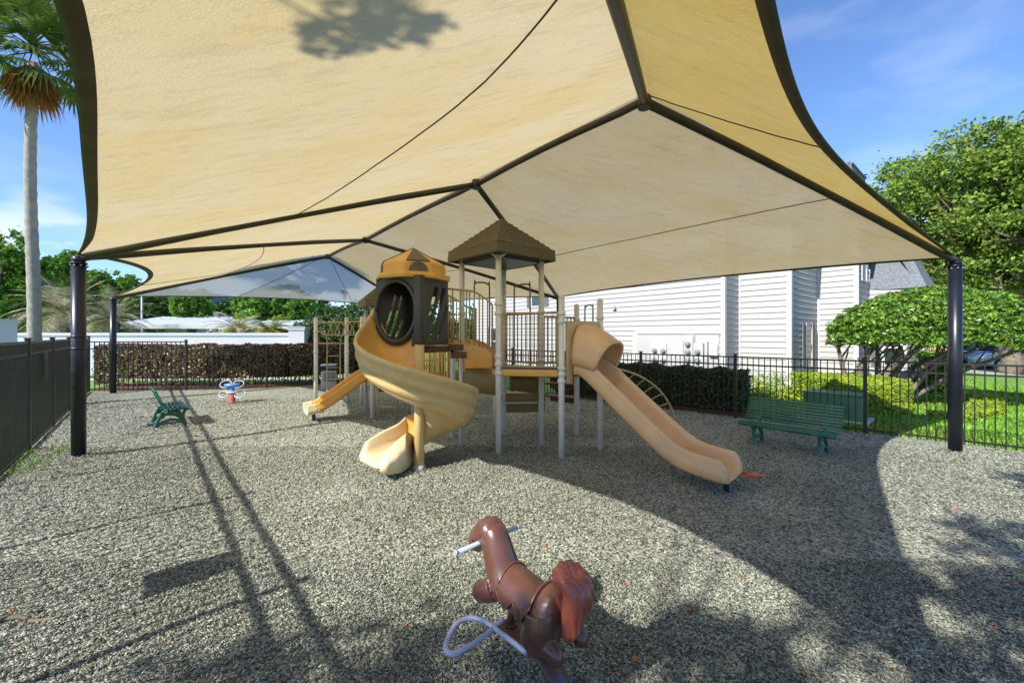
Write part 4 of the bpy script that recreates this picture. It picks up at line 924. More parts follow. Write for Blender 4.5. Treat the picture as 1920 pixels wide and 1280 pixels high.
b = MB(); b.box(H(.13, 0, .315), (.34, .125, .014), rz=math.atan2(hf.y, hf.x)); pl = bevel(b.build('mount_plate', M['horse'], horse), .004)
b = MB(); b.box(H(-.015, 0, .33), (.05, .15, .02), rz=math.atan2(hf.y, hf.x)); bevel(b.build('clamp_bracket', M['horse'], horse), .004)
for l in (-.04, .04):
    b = MB(); b.cyl(H(-.015, l, .335), H(-.015, l, .352), .011, 6); b.build('bolt', M['steel'], pl)
sp = bez([(.10, .303), (.0, .303), (-.10, .30), (-.18, .272), (-.26, .20), (-.30, .12), (-.28, .04), (-.20, .014), (-.05, .012), (.1, .012)], 5)
rows = [[H(f, -.062, z), H(f, .062, z)] for f, z, *_ in [(p[0], p[1]) for p in [Vector((a_, c_, 0)) for a_, c_ in []]]]
sp3 = bez([Vector((a_, 0, c_)) for a_, c_ in [(.25, .303), (.10, .303), (-.03, .300), (-.12, .275), (-.20, .215), (-.245, .13), (-.23, .05), (-.16, .018), (-.02, .014), (.15, .014)]], 5)
b = MB(); b.grid([[H(p.x, -.062, p.z), H(p.x, .062, p.z)] for p in sp3]); solid(b.build('leaf_spring', M['bluestrip'], horse), .012, 0)
def foot(s):
    pts = [(.0, .075, .318), (.20, .085, .318), (.36, .10, .316), (.445, .15, .314), (.46, .23, .312), (.40, .335, .31), (.335, .395, .31), (.28, .385, .31), (.262, .30, .312), (.268, .15, .314), (.29, .0, .316)]
    b = MB(); b.tube(bez([H(f, l*s, z) for f, l, z in pts], 5), .0155, 12); b.build('foot_rest', M['ltube'], horse)
foot(1); foot(-1)

# ---- benches
def bench(name, label, loc, rz, L=1.5, mt=None):
    g = mt or M['green']; t = thing(name, label, 'bench', (0, 0, 0), 'green slatted benches')
    seat = [(-.245, .40), (-.20, .43), (-.135, .438), (-.065, .432), (.005, .423), (.07, .415), (.13, .412)]
    for i, (y, z) in enumerate(seat):
        b = MB(); b.box((0, y, z), (L, .05 if i else .045, .026), rx=R([-55, -12, 0, 6, 6, 3, 0][i])); bevel(b.build('seat_slat', g, t), .006)
    for i in range(8):
        f = i/7; y = .165+.13*f+.03*f*f; z = .475+.36*f; b = MB(); b.box((0, y, z), (L, .026, .040), rx=R(-20-6*f)); bevel(b.build('back_slat', g, t), .006)
    for s in (-1, 1):
        x = s*(L/2-.24); b = MB()
        def strip(pts, w=.028, d=.062):
            q = bez([Vector((x, a_, c_)) for a_, c_ in pts], 5); b.tube(q, [(w, d*.5)]*len(q), 8, smooth=False)
        strip([(-.255, .385), (-.10, .405), (.06, .385), (.125, .40), (.175, .47), (.25, .65), (.335, .86)])
        strip([(-.23, .385), (-.18, .30), (-.17, .18), (-.20, .07), (-.255, .0)])
        strip([(.13, .40), (.22, .30), (.28, .15), (.33, .0)])
        strip([(-.20, .06), (-.10, .135), (.03, .165), (.17, .135), (.29, .06)])
        strip([(-.18, .20), (-.08, .31), (.03, .345), (.13, .30), (.225, .22)])
        b.build('side_frame', g, t)
    t.location = loc; t.rotation_euler = (0, 0, rz); return t
bench('park_bench', 'green slatted bench facing the play structure in front of the right fence', (5.02, 7.38, 0), R(-49.3), L=1.5)
bench('park_bench', 'green bench seen from its end standing alone in the sun on the left', (-8.02, 9.55, 0), R(130.7+4), L=1.35)

# ---- far spring rider
SR = at(435, 757); sr = thing('spring_rider', 'small blue and white spring rider on a red coil spring near the back hedge', 'spring rider', SR)
b = MB(); b.tube([SR+Vector((.085*math.cos(t_*.55), .085*math.sin(t_*.55), .02+.30*t_/68)) for t_ in range(69)], .016, 7); b.build('coil_spring', M['redp'], sr)
b = MB(); b.cyl(SR+Vector((0, 0, .0)), SR+Vector((0, 0, .02)), .15, 16); b.build('base_plate', M['redp'], sr)
b = MB(); b.lathe(SR+Vector((0, 0, .33)), [(.05, 0), (.17, .01), (.19, .03), (.17, .05), (.05, .055)], 18, squash=.7); b.build('foot_plate', M['paleblue'], sr)
b = MB(); b.box(SR+Vector((0, 0, .46)), (.10, .08, .16)); b.lathe(SR+Vector((0, 0, .52)), [(.04, 0), (.18, .015), (.23, .05), (.20, .09), (.08, .11)], 18, squash=.75); bevel(b.build('seat', M['bluep'], sr), .01)
for s in (-1, 1):
    for (z, rr, dx, nm, mm_) in ((.60, .17, .20, 'handle_loop', M['ltube']), (.30, .155, .25, 'foot_loop', M['paleblue'])):
        b = MB(); b.tube([SR+Vector((s*dx+rr*math.cos(k*PI/12), .07*math.sin(k*PI/12)-.02*s, z+rr*.6*math.sin(k*PI/12)+.0)) for k in range(24)], .014, 7, closed=True); b.build(nm, mm_, sr)

# ---- litter bin
TB = Vector((-7.05, 15.6, 0)); tb_ = thing('litter_bin', 'grey square litter bin with a hooded lid by the back fence', 'litter bin', TB)
b = MB(); b.box(TB+Vector((0, 0, .36)), (.50, .46, .72), rz=.3); bevel(b.build('body', M['grey'], tb_), .03)
b = MB(); b.box(TB+Vector((.06, -.05, .50)), (.40, .40, .34), rz=.3); bevel(b.build('dark_panel', M['shutter'], tb_), .01)
b = MB(); b.box(TB+Vector((0, 0, .94)), (.54, .50, .06), rz=.3); bevel(b.build('lid', M['paleblue'], tb_), .02)
b = MB()
for dx, dy in ((-.22, -.2), (.22, -.2), (-.22, .2), (.22, .2)): b.box(TB+Matrix.Rotation(.3, 3, 'Z') @ Vector((dx, dy, .815)), (.05, .05, .2), rz=.3)
b.box(TB+Vector((0, 0, .80)), (.40, .36, .16), rz=.3); b.build('hood_frame', M['fence'], tb_)

# ---- utility box
UB = Vector((8.05, 10.1, 0)); ub = thing('utility_box', 'low green steel utility box on a pad behind the right bench', 'utility box', UB); a = math.atan2(-U.y, -U.x)
b = MB(); b.box(UB+Vector((0, 0, .33)), (1.15, .75, .62), rz=a); bevel(b.build('cabinet', M['utility'], ub), .012)
b = MB(); b.box(UB+Vector((0, 0, .655)), (1.19, .79, .03), rz=a); bevel(b.build('lid', M['utility'], ub), .008)
b = MB(); b.box(UB+Vector((0, 0, .03)), (1.4, 1.0, .06), rz=a); bevel(b.build('pad', M['concrete'], ub), .01)
b = MB(); q = UB-V2*.385+Vector((0, 0, .35)); b.box(q, (.05, .02, .1), rz=a); b.build('latch', M['steel'], ub)

# ---- orange toy on the mulch
OT = at(1408, 896); ot = MB(); rn = random.Random(4)
for k in range(5):
    a = k*2*PI/5+.5; L = .13 if k in (0, 2) else .09; q = [OT+Vector((math.cos(a)*L*t_*1.25, math.sin(a)*L*t_*.8, .035+.02*math.sin(t_*3+k))) for t_ in (0, .35, .7, 1)]
    ot.tube(bez(q, 3), [(.034, .02)]*6+[(.028, .016)]*3+[(.012, .008)], 8)
ot.tube(bez([OT+Vector((.03, 0, .035)), OT+Vector((.12, -.02, .045)), OT+Vector((.17, -.06, .03))], 4), [(.03, .02)]*4+[(.02, .014)]*5, 8)
ot.tube(bez([OT+Vector((-.02, .0, .045)), OT+Vector((-.10, .03, .09)), OT+Vector((-.13, .02, .05))], 4), [(.02, .018)]*4+[(.012, .01)]*5, 8)
tag(ot.build('toy', M['orange']), 'faded orange sand toy lying on the mulch at the foot of the straight slide', 'toy')

# ---- fallen leaves
def leafmesh(k):
    r_ = random.Random(k); n = 7; pts = []
    for i in range(n+1):
        t = i/n; w = .5*math.sin(PI*t)**.8*(.8+.4*r_.random()); pts.append((t, w, .16*math.sin(t*3+k)))
    V = [(p[0]*.06-.03, p[1]*.038, p[2]*.05+.004) for p in pts]+[(p[0]*.06-.03, 0, p[2]*.05-.004+.008) for p in pts]+[(p[0]*.06-.03, -p[1]*.038, p[2]*.05+.006) for p in pts]
    F = [(i, i+1, n+2+i, n+1+i) for i in range(n)]+[(n+1+i, n+2+i, 2*n+3+i, 2*n+2+i) for i in range(n)]
    me = D.meshes.new('fallen_leaf'); me.from_pydata(V, [], F); me.materials.append(M['leafdry']); return me
LM = [leafmesh(k) for k in range(4)]; rn = random.Random(12)
spots = [(1645, 1062), (1848, 1048), (1790, 960), (1650, 955), (1240, 1118), (1290, 1150), (1330, 1175), (1690, 1145), (1865, 1180), (1810, 1255), (1245, 1243), (1160, 1272), (300, 1218), (20, 1150), (75, 1152), (25, 1228), (100, 890), (1710, 875), (1460, 1130), (1580, 1150), (1705, 1180), (1905, 1100), (1560, 1088), (820, 1210), (1020, 1030), (1440, 1095), (1785, 1010), (1880, 940), (760, 1180)]
for i in range(26): spots.append((rn.uniform(1050, 1915), rn.uniform(960, 1275)))
for i, (x, y) in enumerate(spots):
    o = D.objects.new('fallen_leaf', LM[i % 4]); col.objects.link(o); p = at(x, y); o.location = (p.x, p.y, .034); o.rotation_euler = (rn.uniform(-.4, .4), rn.uniform(-.4, .4), rn.uniform(0, 6.3))
    s = rn.uniform(.5, 1.05); o.scale = (s, s, s); tag(o, 'dry curled orange brown leaf fallen on the mulch', 'leaf', 'dry leaves fallen on the mulch')
# twig on the left
b = MB(); q = at(40, 1172); b.tube(bez([q+Vector((-.25, -.02, .035)), q+Vector((-.05, .02, .05)), q+Vector((.1, .0, .035)), q+Vector((.28, .05, .03))], 4), [.02]*5+[.013]*8, 7)
tag(b.build('stick', M['bark']), 'grey broken stick lying on the mulch at the lower left', 'stick')
# ================================================================ HOUSE
e1 = Vector((.772, .636, 0)).normalized(); e2 = Vector((-.636, .772, 0)).normalized()
K00 = Vector((7.42, 14.2, 0)); K0 = Vector((8.39, 15.0, 0)); K1 = Vector((9.43, 13.76, 0)); K2 = K1+e1*3.15; K3 = K2-e2*1.19; K4 = K3+e1*2.07; K5 = K4-e2*1.5; K6 = K5+e1*6.0
KA = K00+e2*15.2
hs_ = thing('white_house', 'white lap sided two storey house behind the right fence, with meters on its wall', 'house', (9, 15, 0))
def lap(p, q, z0, z1, name='wall', ex=.205, m=None):
    """clapboards: each board slopes out to a shadow lip"""
    d = (q-p).normalized(); n = Vector((d.y, -d.x, 0)); b = MB(); z = z0; n2 = n*.031
    while z < z1-1e-6:
        zt = min(z1, z+ex); vs = [Z(p+n2, z), Z(q+n2, z), Z(q, zt), Z(p, zt), Z(p, z), Z(q, z)]
        b.add(vs, [(0, 1, 2, 3), (4, 5, 1, 0)]); z = zt
    return b.build(name, m or M['white'], hs_, fix=False)
def cornerb(p, z0, z1, w=.14):
    b = MB(); b.box(Z(p, (z0+z1)/2), (w, w, z1-z0), rz=math.atan2(e1.y, e1.x)); return b.build('corner_board', M['trim'], hs_)
WH = 6.3
lap(KA, K00, 0.0, WH); lap(K00, K0, 0, WH); lap(K0, K1, 0, WH); lap(K1, K2, 0, WH); lap(K2, K3, 0, WH); lap(K3, K4, 0, WH); lap(K4, K5, 0, 3.9); lap(K5, K6, 0, 3.9)
for p in (K00, K1, K3): cornerb(p, 0, WH)
cornerb(K0-e1*.02-e2*.04, 0, WH, .09); cornerb(K2-e1*.02-e2*.05, 0, WH, .09); cornerb(K5, 0, 3.9)
# main roof
def slab(name, pts, t, m):
    b = MB(); P = [Vector(p) for p in pts]; n = (P[1]-P[0]).cross(P[2]-P[0]).normalized(); n = n if n.z > 0 else -n; b.prism(P, -n*t); return b.build(name, m, hs_)
o_ = -e1*.35
Bk = e1*9
slab('roof', [Z(KA+o_+e2*.4, WH-.1), Z(K1+o_-e2*.3, WH-.1), Z(K1+Bk*.55-e2*.3, 8.9), Z(KA+Bk*.55+e2*.4, 8.9)], .14, M['shingle'])
slab('roof', [Z(KA+Bk*1.1+o_*-1+e2*.4, WH-.1), Z(K1+Bk*1.1-e2*.3, WH-.1), Z(K1+Bk*.55-e2*.3, 8.9), Z(KA+Bk*.55+e2*.4, 8.9)], .14, M['shingle'])
# gable over the projecting bay
pk = K4+e2*.35-e1*.35; 
slab('roof', [Z(K3-e2*.25-e1*.2, 6.25), Z(K4-e2*.25+e1*.1, 6.25), Z(K4+e2*.15+e1*.1, 8.45), Z(K3+e2*.15-e1*.2, 8.45)], .12, M['shingle'])
slab('roof', [Z(K3+e2*2.2-e1*.2, 6.25), Z(K4+e2*2.2+e1*.1, 6.25), Z(K4+e2*.15+e1*.1, 8.45), Z(K3+e2*.15-e1*.2, 8.45)], .12, M['shingle'])
b = MB(); b.prism([Z(K3-e2*.2-e1*.05, WH), Z(K3+e2*2.0-e1*.05, WH), Z(K3+e2*.15-e1*.05, 8.1)], e1*.06); b.build('gable_wall', M['white'], hs_)
# mansard over the low wing
slab('roof', [Z(K4-e2*1.55-e1*.1+e1*.2, 3.85), Z(K6-e2*.15, 3.85), Z(K6+e2*.6, 5.55), Z(K4-e2*.8+e1*.2, 5.55)], .12, M['shingle'])
slab('roof', [Z(K4+e2*.0, 3.85), Z(K5-e2*.15-e1*.15, 3.85), Z(K5+e2*.5+e1*.75, 5.55), Z(K4+e1*.75, 5.55)], .12, M['shingle'])
slab('roof', [Z(K4+e1*.7, 5.53), Z(K5+e2*.5+e1*.7, 5.53), Z(K6+e2*.6, 5.53), Z(K6+e2*4, 5.53), Z(K4+e1*3+e2*3, 5.53)], .1, M['shingle'])
# back and far faces close the body
lap(KA+e1*10, KA, 0, WH); lap(K6+e2*5, K6+e2*5-e1*.01, 0, 1)
def window(p, d, w, z0, z1, shut=True, name='window'):
    n = Vector((d.y, -d.x, 0)); a = math.atan2(d.y, d.x); c = p+n*.03
    b = MB(); b.box(Z(c, (z0+z1)/2), (w, .03, z1-z0), rz=a); wo_ = b.build(name, M['glass'], hs_)
    b = MB()
    for u in (-w/2, w/2): b.box(Z(c+d*u+n*.015, (z0+z1)/2), (.07, .05, z1-z0+.07), rz=a)
    for z in (z0, z1, (z0+z1)/2): b.box(Z(c+n*.012, z), (w-.07, .046, .055), rz=a)
    b.build('frame', M['trim'], wo_)
    if shut:
        for s in (-1, 1):
            b = MB(); b.box(Z(c+d*s*(w/2+.22)+n*.008, (z0+z1)/2), (.32, .03, z1-z0+.1), rz=a)
            k = int((z1-z0)/.06)
            for i in range(k): b.box(Z(c+d*s*(w/2+.22)+n*.028, z0+(z1-z0)*(i+.5)/k), (.25, .02, .03), rz=a, rx=.4)
            b.build('shutter', M['shutter'], wo_)
window(K1+e1*1.95, e1, .72, .9, 2.5)
window(K3+e1*1.0, e1, .8, 4.15, 5.6, shut=False); window(K4-e2*.75, -e2, .6, .9, 2.3); window(K5+e1*1.5, e1, .9, .9, 2.4); window(K5+e1*3.6, e1, .9, .9, 2.4)
window(K00+e2*9.5, -e2, .9, 3.6, 5.1); window(K00+e2*13.2, -e2, .9, .9, 2.5)
# meter board
def onA(px, py, out=.03):
    x = (px-960)/FPX; t = (K00.x-x*K00.y)/(e2.y*x-e2.x); q = K00+e2*t-e1*out; return Vector((q.x, q.y, CAMH-(py-HOR)/FPX*q.y))
aA = math.atan2(-e2.y, -e2.x)
def wbox(px0, py0, px1, py1, dep, m, name, parent=hs_, out=.03):
    p = onA(px0, (py0+py1)/2, 0); q = onA(px1, (py0+py1)/2, 0); zt = onA((px0+px1)/2, py0, 0).z; zb = onA((px0+px1)/2, py1, 0).z; c = (p+q)/2-e1*(out+dep/2); L = (Vector((p.x, p.y, 0))-Vector((q.x, q.y, 0))).length
    b = MB(); b.box((c.x, c.y, (zt+zb)/2), (L, dep, zt-zb), rz=aA); return bevel(b.build(name, m, parent), .006)
mb_ = wbox(1196, 628, 1349, 716, .03, M['white'], 'meter_board', out=.018)
wbox(1188, 624, 1196, 716, .05, M['trim'], 'board_trim', out=.018); wbox(1190, 620, 1356, 626, .05, M['trim'], 'board_trim', out=.018)
def meter(px, py, s=1.0):
    c = onA(px, py, .20); b = MB(); n = -e1
    b.tube([c, c+n*.03, c+n*.09, c+n*.12], [.085*s, .09*s, .085*s, .05*s], 16); o = b.build('meter', M['meter'], mb_)
    b = MB(); b.tube([c-n*.02, c+n*.02], [.105*s, .105*s], 16); b.build('ring', M['steel'], o)
cab = [(1224, 643, 1254, 712), (1255, 638, 1283, 700), (1285, 629, 1303, 712), (1304, 643, 1322, 712), (1283, 640, 1288, 712), (1325, 640, 1330, 690)]
for c_ in cab: wbox(*c_, .13, M['cabinet'], 'meter_cabinet', mb_, out=.05)
for px, py in ((1233, 657), (1249, 658), (1233, 675), (1249, 676), (1233, 690), (1249, 690), (1295, 645), (1295, 660), (1313, 660), (1295, 675), (1313, 676), (1295, 690), (1313, 690)): meter(px, py)
wbox(1303, 628, 1305, 645, .06, M['grey'], 'conduit', mb_, out=.05); wbox(1283, 637, 1286, 670, .06, M['grey'], 'conduit', mb_, out=.05); wbox(1333, 664, 1349, 669, .1, M['grey'], 'junction_box', mb_, out=.05); wbox(1346, 645, 1348, 664, .04, M['grey'], 'conduit', mb_, out=.05)
b = MB(); q = onA(1154, 579, .1); b.box(q, (.16, .10, .05), rz=aA); b.box(q+Vector((0, 0, .07)), (.05, .05, .1), rz=aA); b.build('flood_light', M['grey'], hs_)

# ================================================================ WALL, CARPORTS
wl = thing('garden_wall', 'long white masonry wall with moulded cap behind the back hedge', 'wall', (-19, 22, 0))
w0, w1 = Vector((-27.5, 20.6, 0)), Vector((-11.9, 22.4, 0)); b = MB(); b.bar(Z(w0, 1.02), Z(w1, 1.02), .2, 2.04); b.build('wall_body', M['whitewall'], wl)
b = MB(); b.bar(Z(w0, 2.12), Z(w1, 2.12), .32, .14); b.bar(Z(w0, 2.02), Z(w1, 2.02), .26, .07); b.build('cap', M['whitewall'], wl)
def pillar(p, h, w, label):
    t = thing('wall_pillar', label, 'pillar', p, 'white pillars of the back wall'); b = MB(); b.box(Z(p, (h-.2)/2), (w, w, h-.2), rz=.12); b.build('shaft', M['whitewall'], t)
    b = MB(); b.box(Z(p, h-.14), (w+.1, w+.1, .13), rz=.12); b.prism([Z(p, h-.07)+Matrix.Rotation(.12, 3, 'Z') @ Vector((sx_*(w/2+.08), sy_*(w/2+.08), 0)) for sx_, sy_ in ((-1, -1), (1, -1), (1, 1), (-1, 1))], (0, 0, .05)); b.build('cap', M['whitewall'], t)
pillar(Vector((-11.7, 22.3, 0)), 2.55, .80, 'white square pillar at the right end of the back wall')
pillar(Vector((-22.9, 17.9, 0)), 2.8, .95, 'white square pillar at the left edge beyond the left fence')
def carport(p, q, w, z, label, tilt=.5):
    t = thing('carport', label, 'carport', (p+q)/2, 'white metal carports beyond the wall'); d = (q-p).normalized(); n = Vector((-d.y, d.x, 0)); b = MB()
    N = int((q-p).length/.35); rows = []
    for i in range(N*2+1):
        c = p.lerp(q, i/(2*N)); dz = .04 if i % 2 else 0; rows.append([Z(c, z+dz), Z(c+n*w, z+tilt+dz)])
    b.grid(rows, smooth=False); solid(b.build('roof_sheet', M['metalroof'], t), .03)
    b = MB(); b.bar(Z(p, z-.12)-n*.03, Z(q, z-.12)-n*.03, .06, .26); b.build('fascia', M['trim'], t)
    for k in range(4):
        b = MB(); b.cyl(Z(p.lerp(q, .05+.3*k)+n*w*.5, 0), Z(p.lerp(q, .05+.3*k)+n*w*.5, z+tilt*.5), .08, 10); b.build('post', M['trim'], t)
carport(Vector((-27.5, 27.5, 0)), Vector((-19.0, 28.5, 0)), 5, 2.75, 'left white ribbed metal carport roof showing over the wall', .75)
carport(Vector((-18.7, 28.5, 0)), Vector((-10.6, 29.4, 0)), 5, 2.75, 'right white ribbed metal carport roof beside the low palms', .75)
# grey gabled building far behind
gb = thing('far_building', 'distant building with a steep grey gable among the trees', 'building', (-38, 55, 0)); b = MB(); c = Vector((-41, 55, 0))
b.box(c+Vector((0, 0, 2)), (8, 6, 4)); b.build('wall', M['whitewall'], gb); b = MB(); b.prism([c+Vector((-4.3, -3.2, 4)), c+Vector((4.3, -3.2, 4)), c+Vector((1.2, -3.2, 7.6)), c+Vector((-1.2, -3.2, 7.6))], (0, 6.4, 0)); b.build('roof', M['shingle'], gb)
# lamp pole
lp = thing('lamp_pole', 'thin white lamp pole standing between the carports and trees', 'lamp pole', (-27.4, 30, 0)); b = MB(); b.cyl((-27.4, 30, 0), (-27.4, 30, 6.0), .07, 10, .045); b.build('pole', M['trim'], lp)
b = MB(); b.box((-27.1, 30, 6.0), (.9, .25, .12)); bevel(b.build('lamp_head', M['grey'], lp), .03)
lp = thing('lamp_post', 'tan stone gate lamp post half hidden behind the right black post', 'lamp post', (17.2, 16.4, 0)); c = Vector((17.2, 16.4, 0))
b = MB(); b.box(c+Vector((0, 0, .75)), (.5, .5, 1.5)); b.build('pier', M['tan'], lp); b = MB(); b.box(c+Vector((0, 0, 1.55)), (.62, .62, .12)); b.build('cap', M['tan'], lp); b = MB(); b.lathe(c+Vector((0, 0, 1.6)), [(.08, 0), (.14, .05), (.18, .4), (.03, .55)], 8); b.build('lantern', M['glass'], lp)

# ================================================================ PLANTS
def leaves(P, size, m, name, parent=None, loc=(0, 0, 0), flat_=.0, aspect=.55, nrm=None, jit=.35):
    n = len(P); s = size*(1-jit+2*jit*np.random.rand(n)); a = np.random.randn(n, 3); 
    if nrm is not None: a = a*.75+nrm
    a /= np.linalg.norm(a, axis=1)[:, None]; r = np.random.randn(n, 3); u = np.cross(a, r); u /= np.linalg.norm(u, axis=1)[:, None]; w = np.cross(a, u)
    V = np.stack([P-u*s[:, None], P-w*(s*aspect)[:, None]+a*(s*.12)[:, None], P+u*s[:, None], P+w*(s*aspect)[:, None]+a*(s*.12)[:, None]], 1).reshape(-1, 3)
    F = np.arange(n*4).reshape(-1, 4); return arrmesh(name, V, F, m, parent, loc)
def cloud(clumps, n, shell=.55, sub=6, subr=.32):
    """points on many small sub-clumps spread over ellipsoid clumps, so gaps and lobes show"""
    out = []; vol = np.array([c[1][0]*c[1][1]*c[1][2] for c in clumps])**.7; vol /= vol.sum()
    for (c, r_), w in zip(clumps, vol):
        k = int(n*w); ns = max(3, int(sub*3)); d = np.random.randn(ns, 3); d /= np.linalg.norm(d, axis=1)[:, None]; rad = shell+(1-shell)*np.random.rand(ns)**.5
        sc_ = np.array(c)+d*rad[:, None]*np.array(r_); idx = np.random.randint(0, ns, k); q = np.random.randn(k, 3)*.5; sr_ = (.6+.8*np.random.rand(ns))[idx][:, None]
        out.append(sc_[idx]+q*np.array(r_)*subr*sr_)
    return np.concatenate(out)
def trunkmb(b, base, top, r0, r1, wob=.1, n=6):
    p = [Vector(base).lerp(Vector(top), i/n)+Vector((random.uniform(-wob, wob), random.uniform(-wob, wob), 0))*(0 if i in (0,) else 1) for i in range(n+1)]
    b.tube(bez(p, 3), list(np.linspace(r0, r1, 3*n+1)), 9); return p
def tree(name, label, base, clumps, n, size, lm, r0=.25, group=None, sub=7, subr=.3, forks=None, cat='tree', th=.45):
    base = Vector(base); t = thing(name, label, cat, base, group); cs = np.array([c[0] for c in clumps]); ctr = Vector(cs.mean(0)); b = MB(); fork = base.lerp(Vector((ctr.x, ctr.y, ctr.z)), th)
    trunkmb(b, base, fork, r0, r0*.72, r0*.35)
    for c, r_ in clumps:
        c = Vector(c); mid = fork.lerp(c, .5)+Vector((random.uniform(-.2, .2), random.uniform(-.2, .2), .05*(c-fork).length)); b.tube(bez([fork, mid, c, c+(c-mid).normalized()*min(r_)*.5], 4), list(np.linspace(r0*.5, r0*.08, 13)), 7)
        for k in range(3):
            e_ = c+Vector([random.uniform(-.8, .8)*x for x in r_]); b.tube([mid.lerp(c, .6), (mid+e_)/2+Vector((0, 0, .1)), e_], [r0*.18, r0*.12, r0*.04], 5)
    b.build('trunk', M['bark'], t)
    leaves(cloud(clumps, n, sub=sub, subr=subr), size, lm, 'crown', t); return t
def ell(cx, cy, cz, rx, ry, rz, k, f=.45, seed=1):
    """k clumps that together fill an ellipsoid"""
    rr = random.Random(seed); out = [((cx, cy, cz), (rx*.55, ry*.55, rz*.55))]
    for i in range(k):
        z = 1-2*(i+.5)/k; a = i*2.399+rr.random(); q = math.sqrt(1-z*z); s = .62+.12*rr.random(); g = f*rr.uniform(.75, 1.15)
        out.append(((cx+rx*s*q*math.cos(a), cy+ry*s*q*math.sin(a), cz+rz*s*z), (rx*g, ry*g, rz*g)))
    return out
# big oak on the right
tree('oak_tree', 'large leafy oak tree at the right edge beside the road', (26.3, 21.5, 0), ell(27.2, 21.5, 8.7, 7.2, 6.0, 5.3, 24, .36, 3)+[((20.9, 20.5, 5.3), (1.9, 1.6, .9)), ((20.6, 21, 9.6), (1.8, 1.6, 1.0)), ((22.0, 21, 7.4), (2.0, 1.8, 1.2))], 120000, .10, M['oakleaf'], r0=.45, sub=10, subr=.24, th=.4)
# topiary tree on several trunks
TB_ = Vector((10.9, 12.3, 0)); tp_ = thing('topiary_tree', 'clipped dome shaped tree on many bare crooked stems before the white house', 'tree', TB_)
tc_ = Vector((12.75, 12.05, 2.15)); n = 60000; d = np.random.randn(n, 3); d[:, 2] = np.abs(d[:, 2])*1.0; d /= np.linalg.norm(d, axis=1)[:, None]
rad = .78+.22*np.random.rand(n)**.45; q = d*rad[:, None]; inner = np.random.rand(n) < .30
q[inner] = np.stack([(np.random.rand(inner.sum())*2-1), (np.random.rand(inner.sum())*2-1), np.random.rand(inner.sum())*.42], 1); k = np.hypot(q[:, 0], q[:, 1]) < .985; q = q[k]; dn = d[k]
lump = np.array([mnoise.noise(Vector((p[0]*5, p[1]*5, p[2]*6))) for p in q]); q = q*(1+.075*lump)[:, None]; lp2 = np.array([mnoise.noise(Vector((p[0]*14, p[1]*9, p[2]*12+5))) for p in q]); kk = lp2 > -.22; q = q[kk]; dn = dn[kk]
und = .10*np.array([mnoise.noise(Vector((p[0]*3.3, p[1]*3.3, 7))) for p in q]); q[:, 2] += und*(q[:, 2] < .25)
P = q*np.array([3.15, 1.75, 1.72])+np.array(tc_)-np.array([0, 0, .35]); P[:, 2] = np.where(q[:, 2] < .1, P[:, 2]+.25*(1-np.hypot(q[:, 0], q[:, 1])), P[:, 2])
leaves(P, .050, M['topleaf'], 'crown', tp_, nrm=dn*.35)
b = MB(); rt_ = random.Random(5)
for i in range(13):
    s = Vector((10.35+.11*i+rt_.uniform(-.1, .1), 12.2+rt_.uniform(-.3, .3), 0)); a = -1+2*i/12; e_ = Vector((tc_.x+a*2.7, 12.0+rt_.uniform(-1, 1), 2.15+.35*(1-a*a)))
    if i < 4: e_ = Vector((10.0+i*.42, 12.0+rt_.uniform(-.5, .5), 2.3))
    m1 = s.lerp(e_, .38)+Vector((rt_.uniform(-.16, .16)-.12, rt_.uniform(-.1, .1), .16)); m2 = s.lerp(e_, .72)+Vector((rt_.uniform(-.12, .12), 0, .08))
    b.tube(bez([s, m1, m2, e_], 5), list(np.linspace(.085, .022, 16)), 8)
    for k in range(4):
        p = m1.lerp(m2, rt_.random()); g = p+Vector((rt_.uniform(-.6, .7), rt_.uniform(-.4, .4), rt_.uniform(.35, .8))); b.tube(bez([p, p.lerp(g, .5)+Vector((.05, 0, .08)), g], 3), list(np.linspace(.030, .010, 7)), 6)
b.build('trunk', M['bark'], tp_)
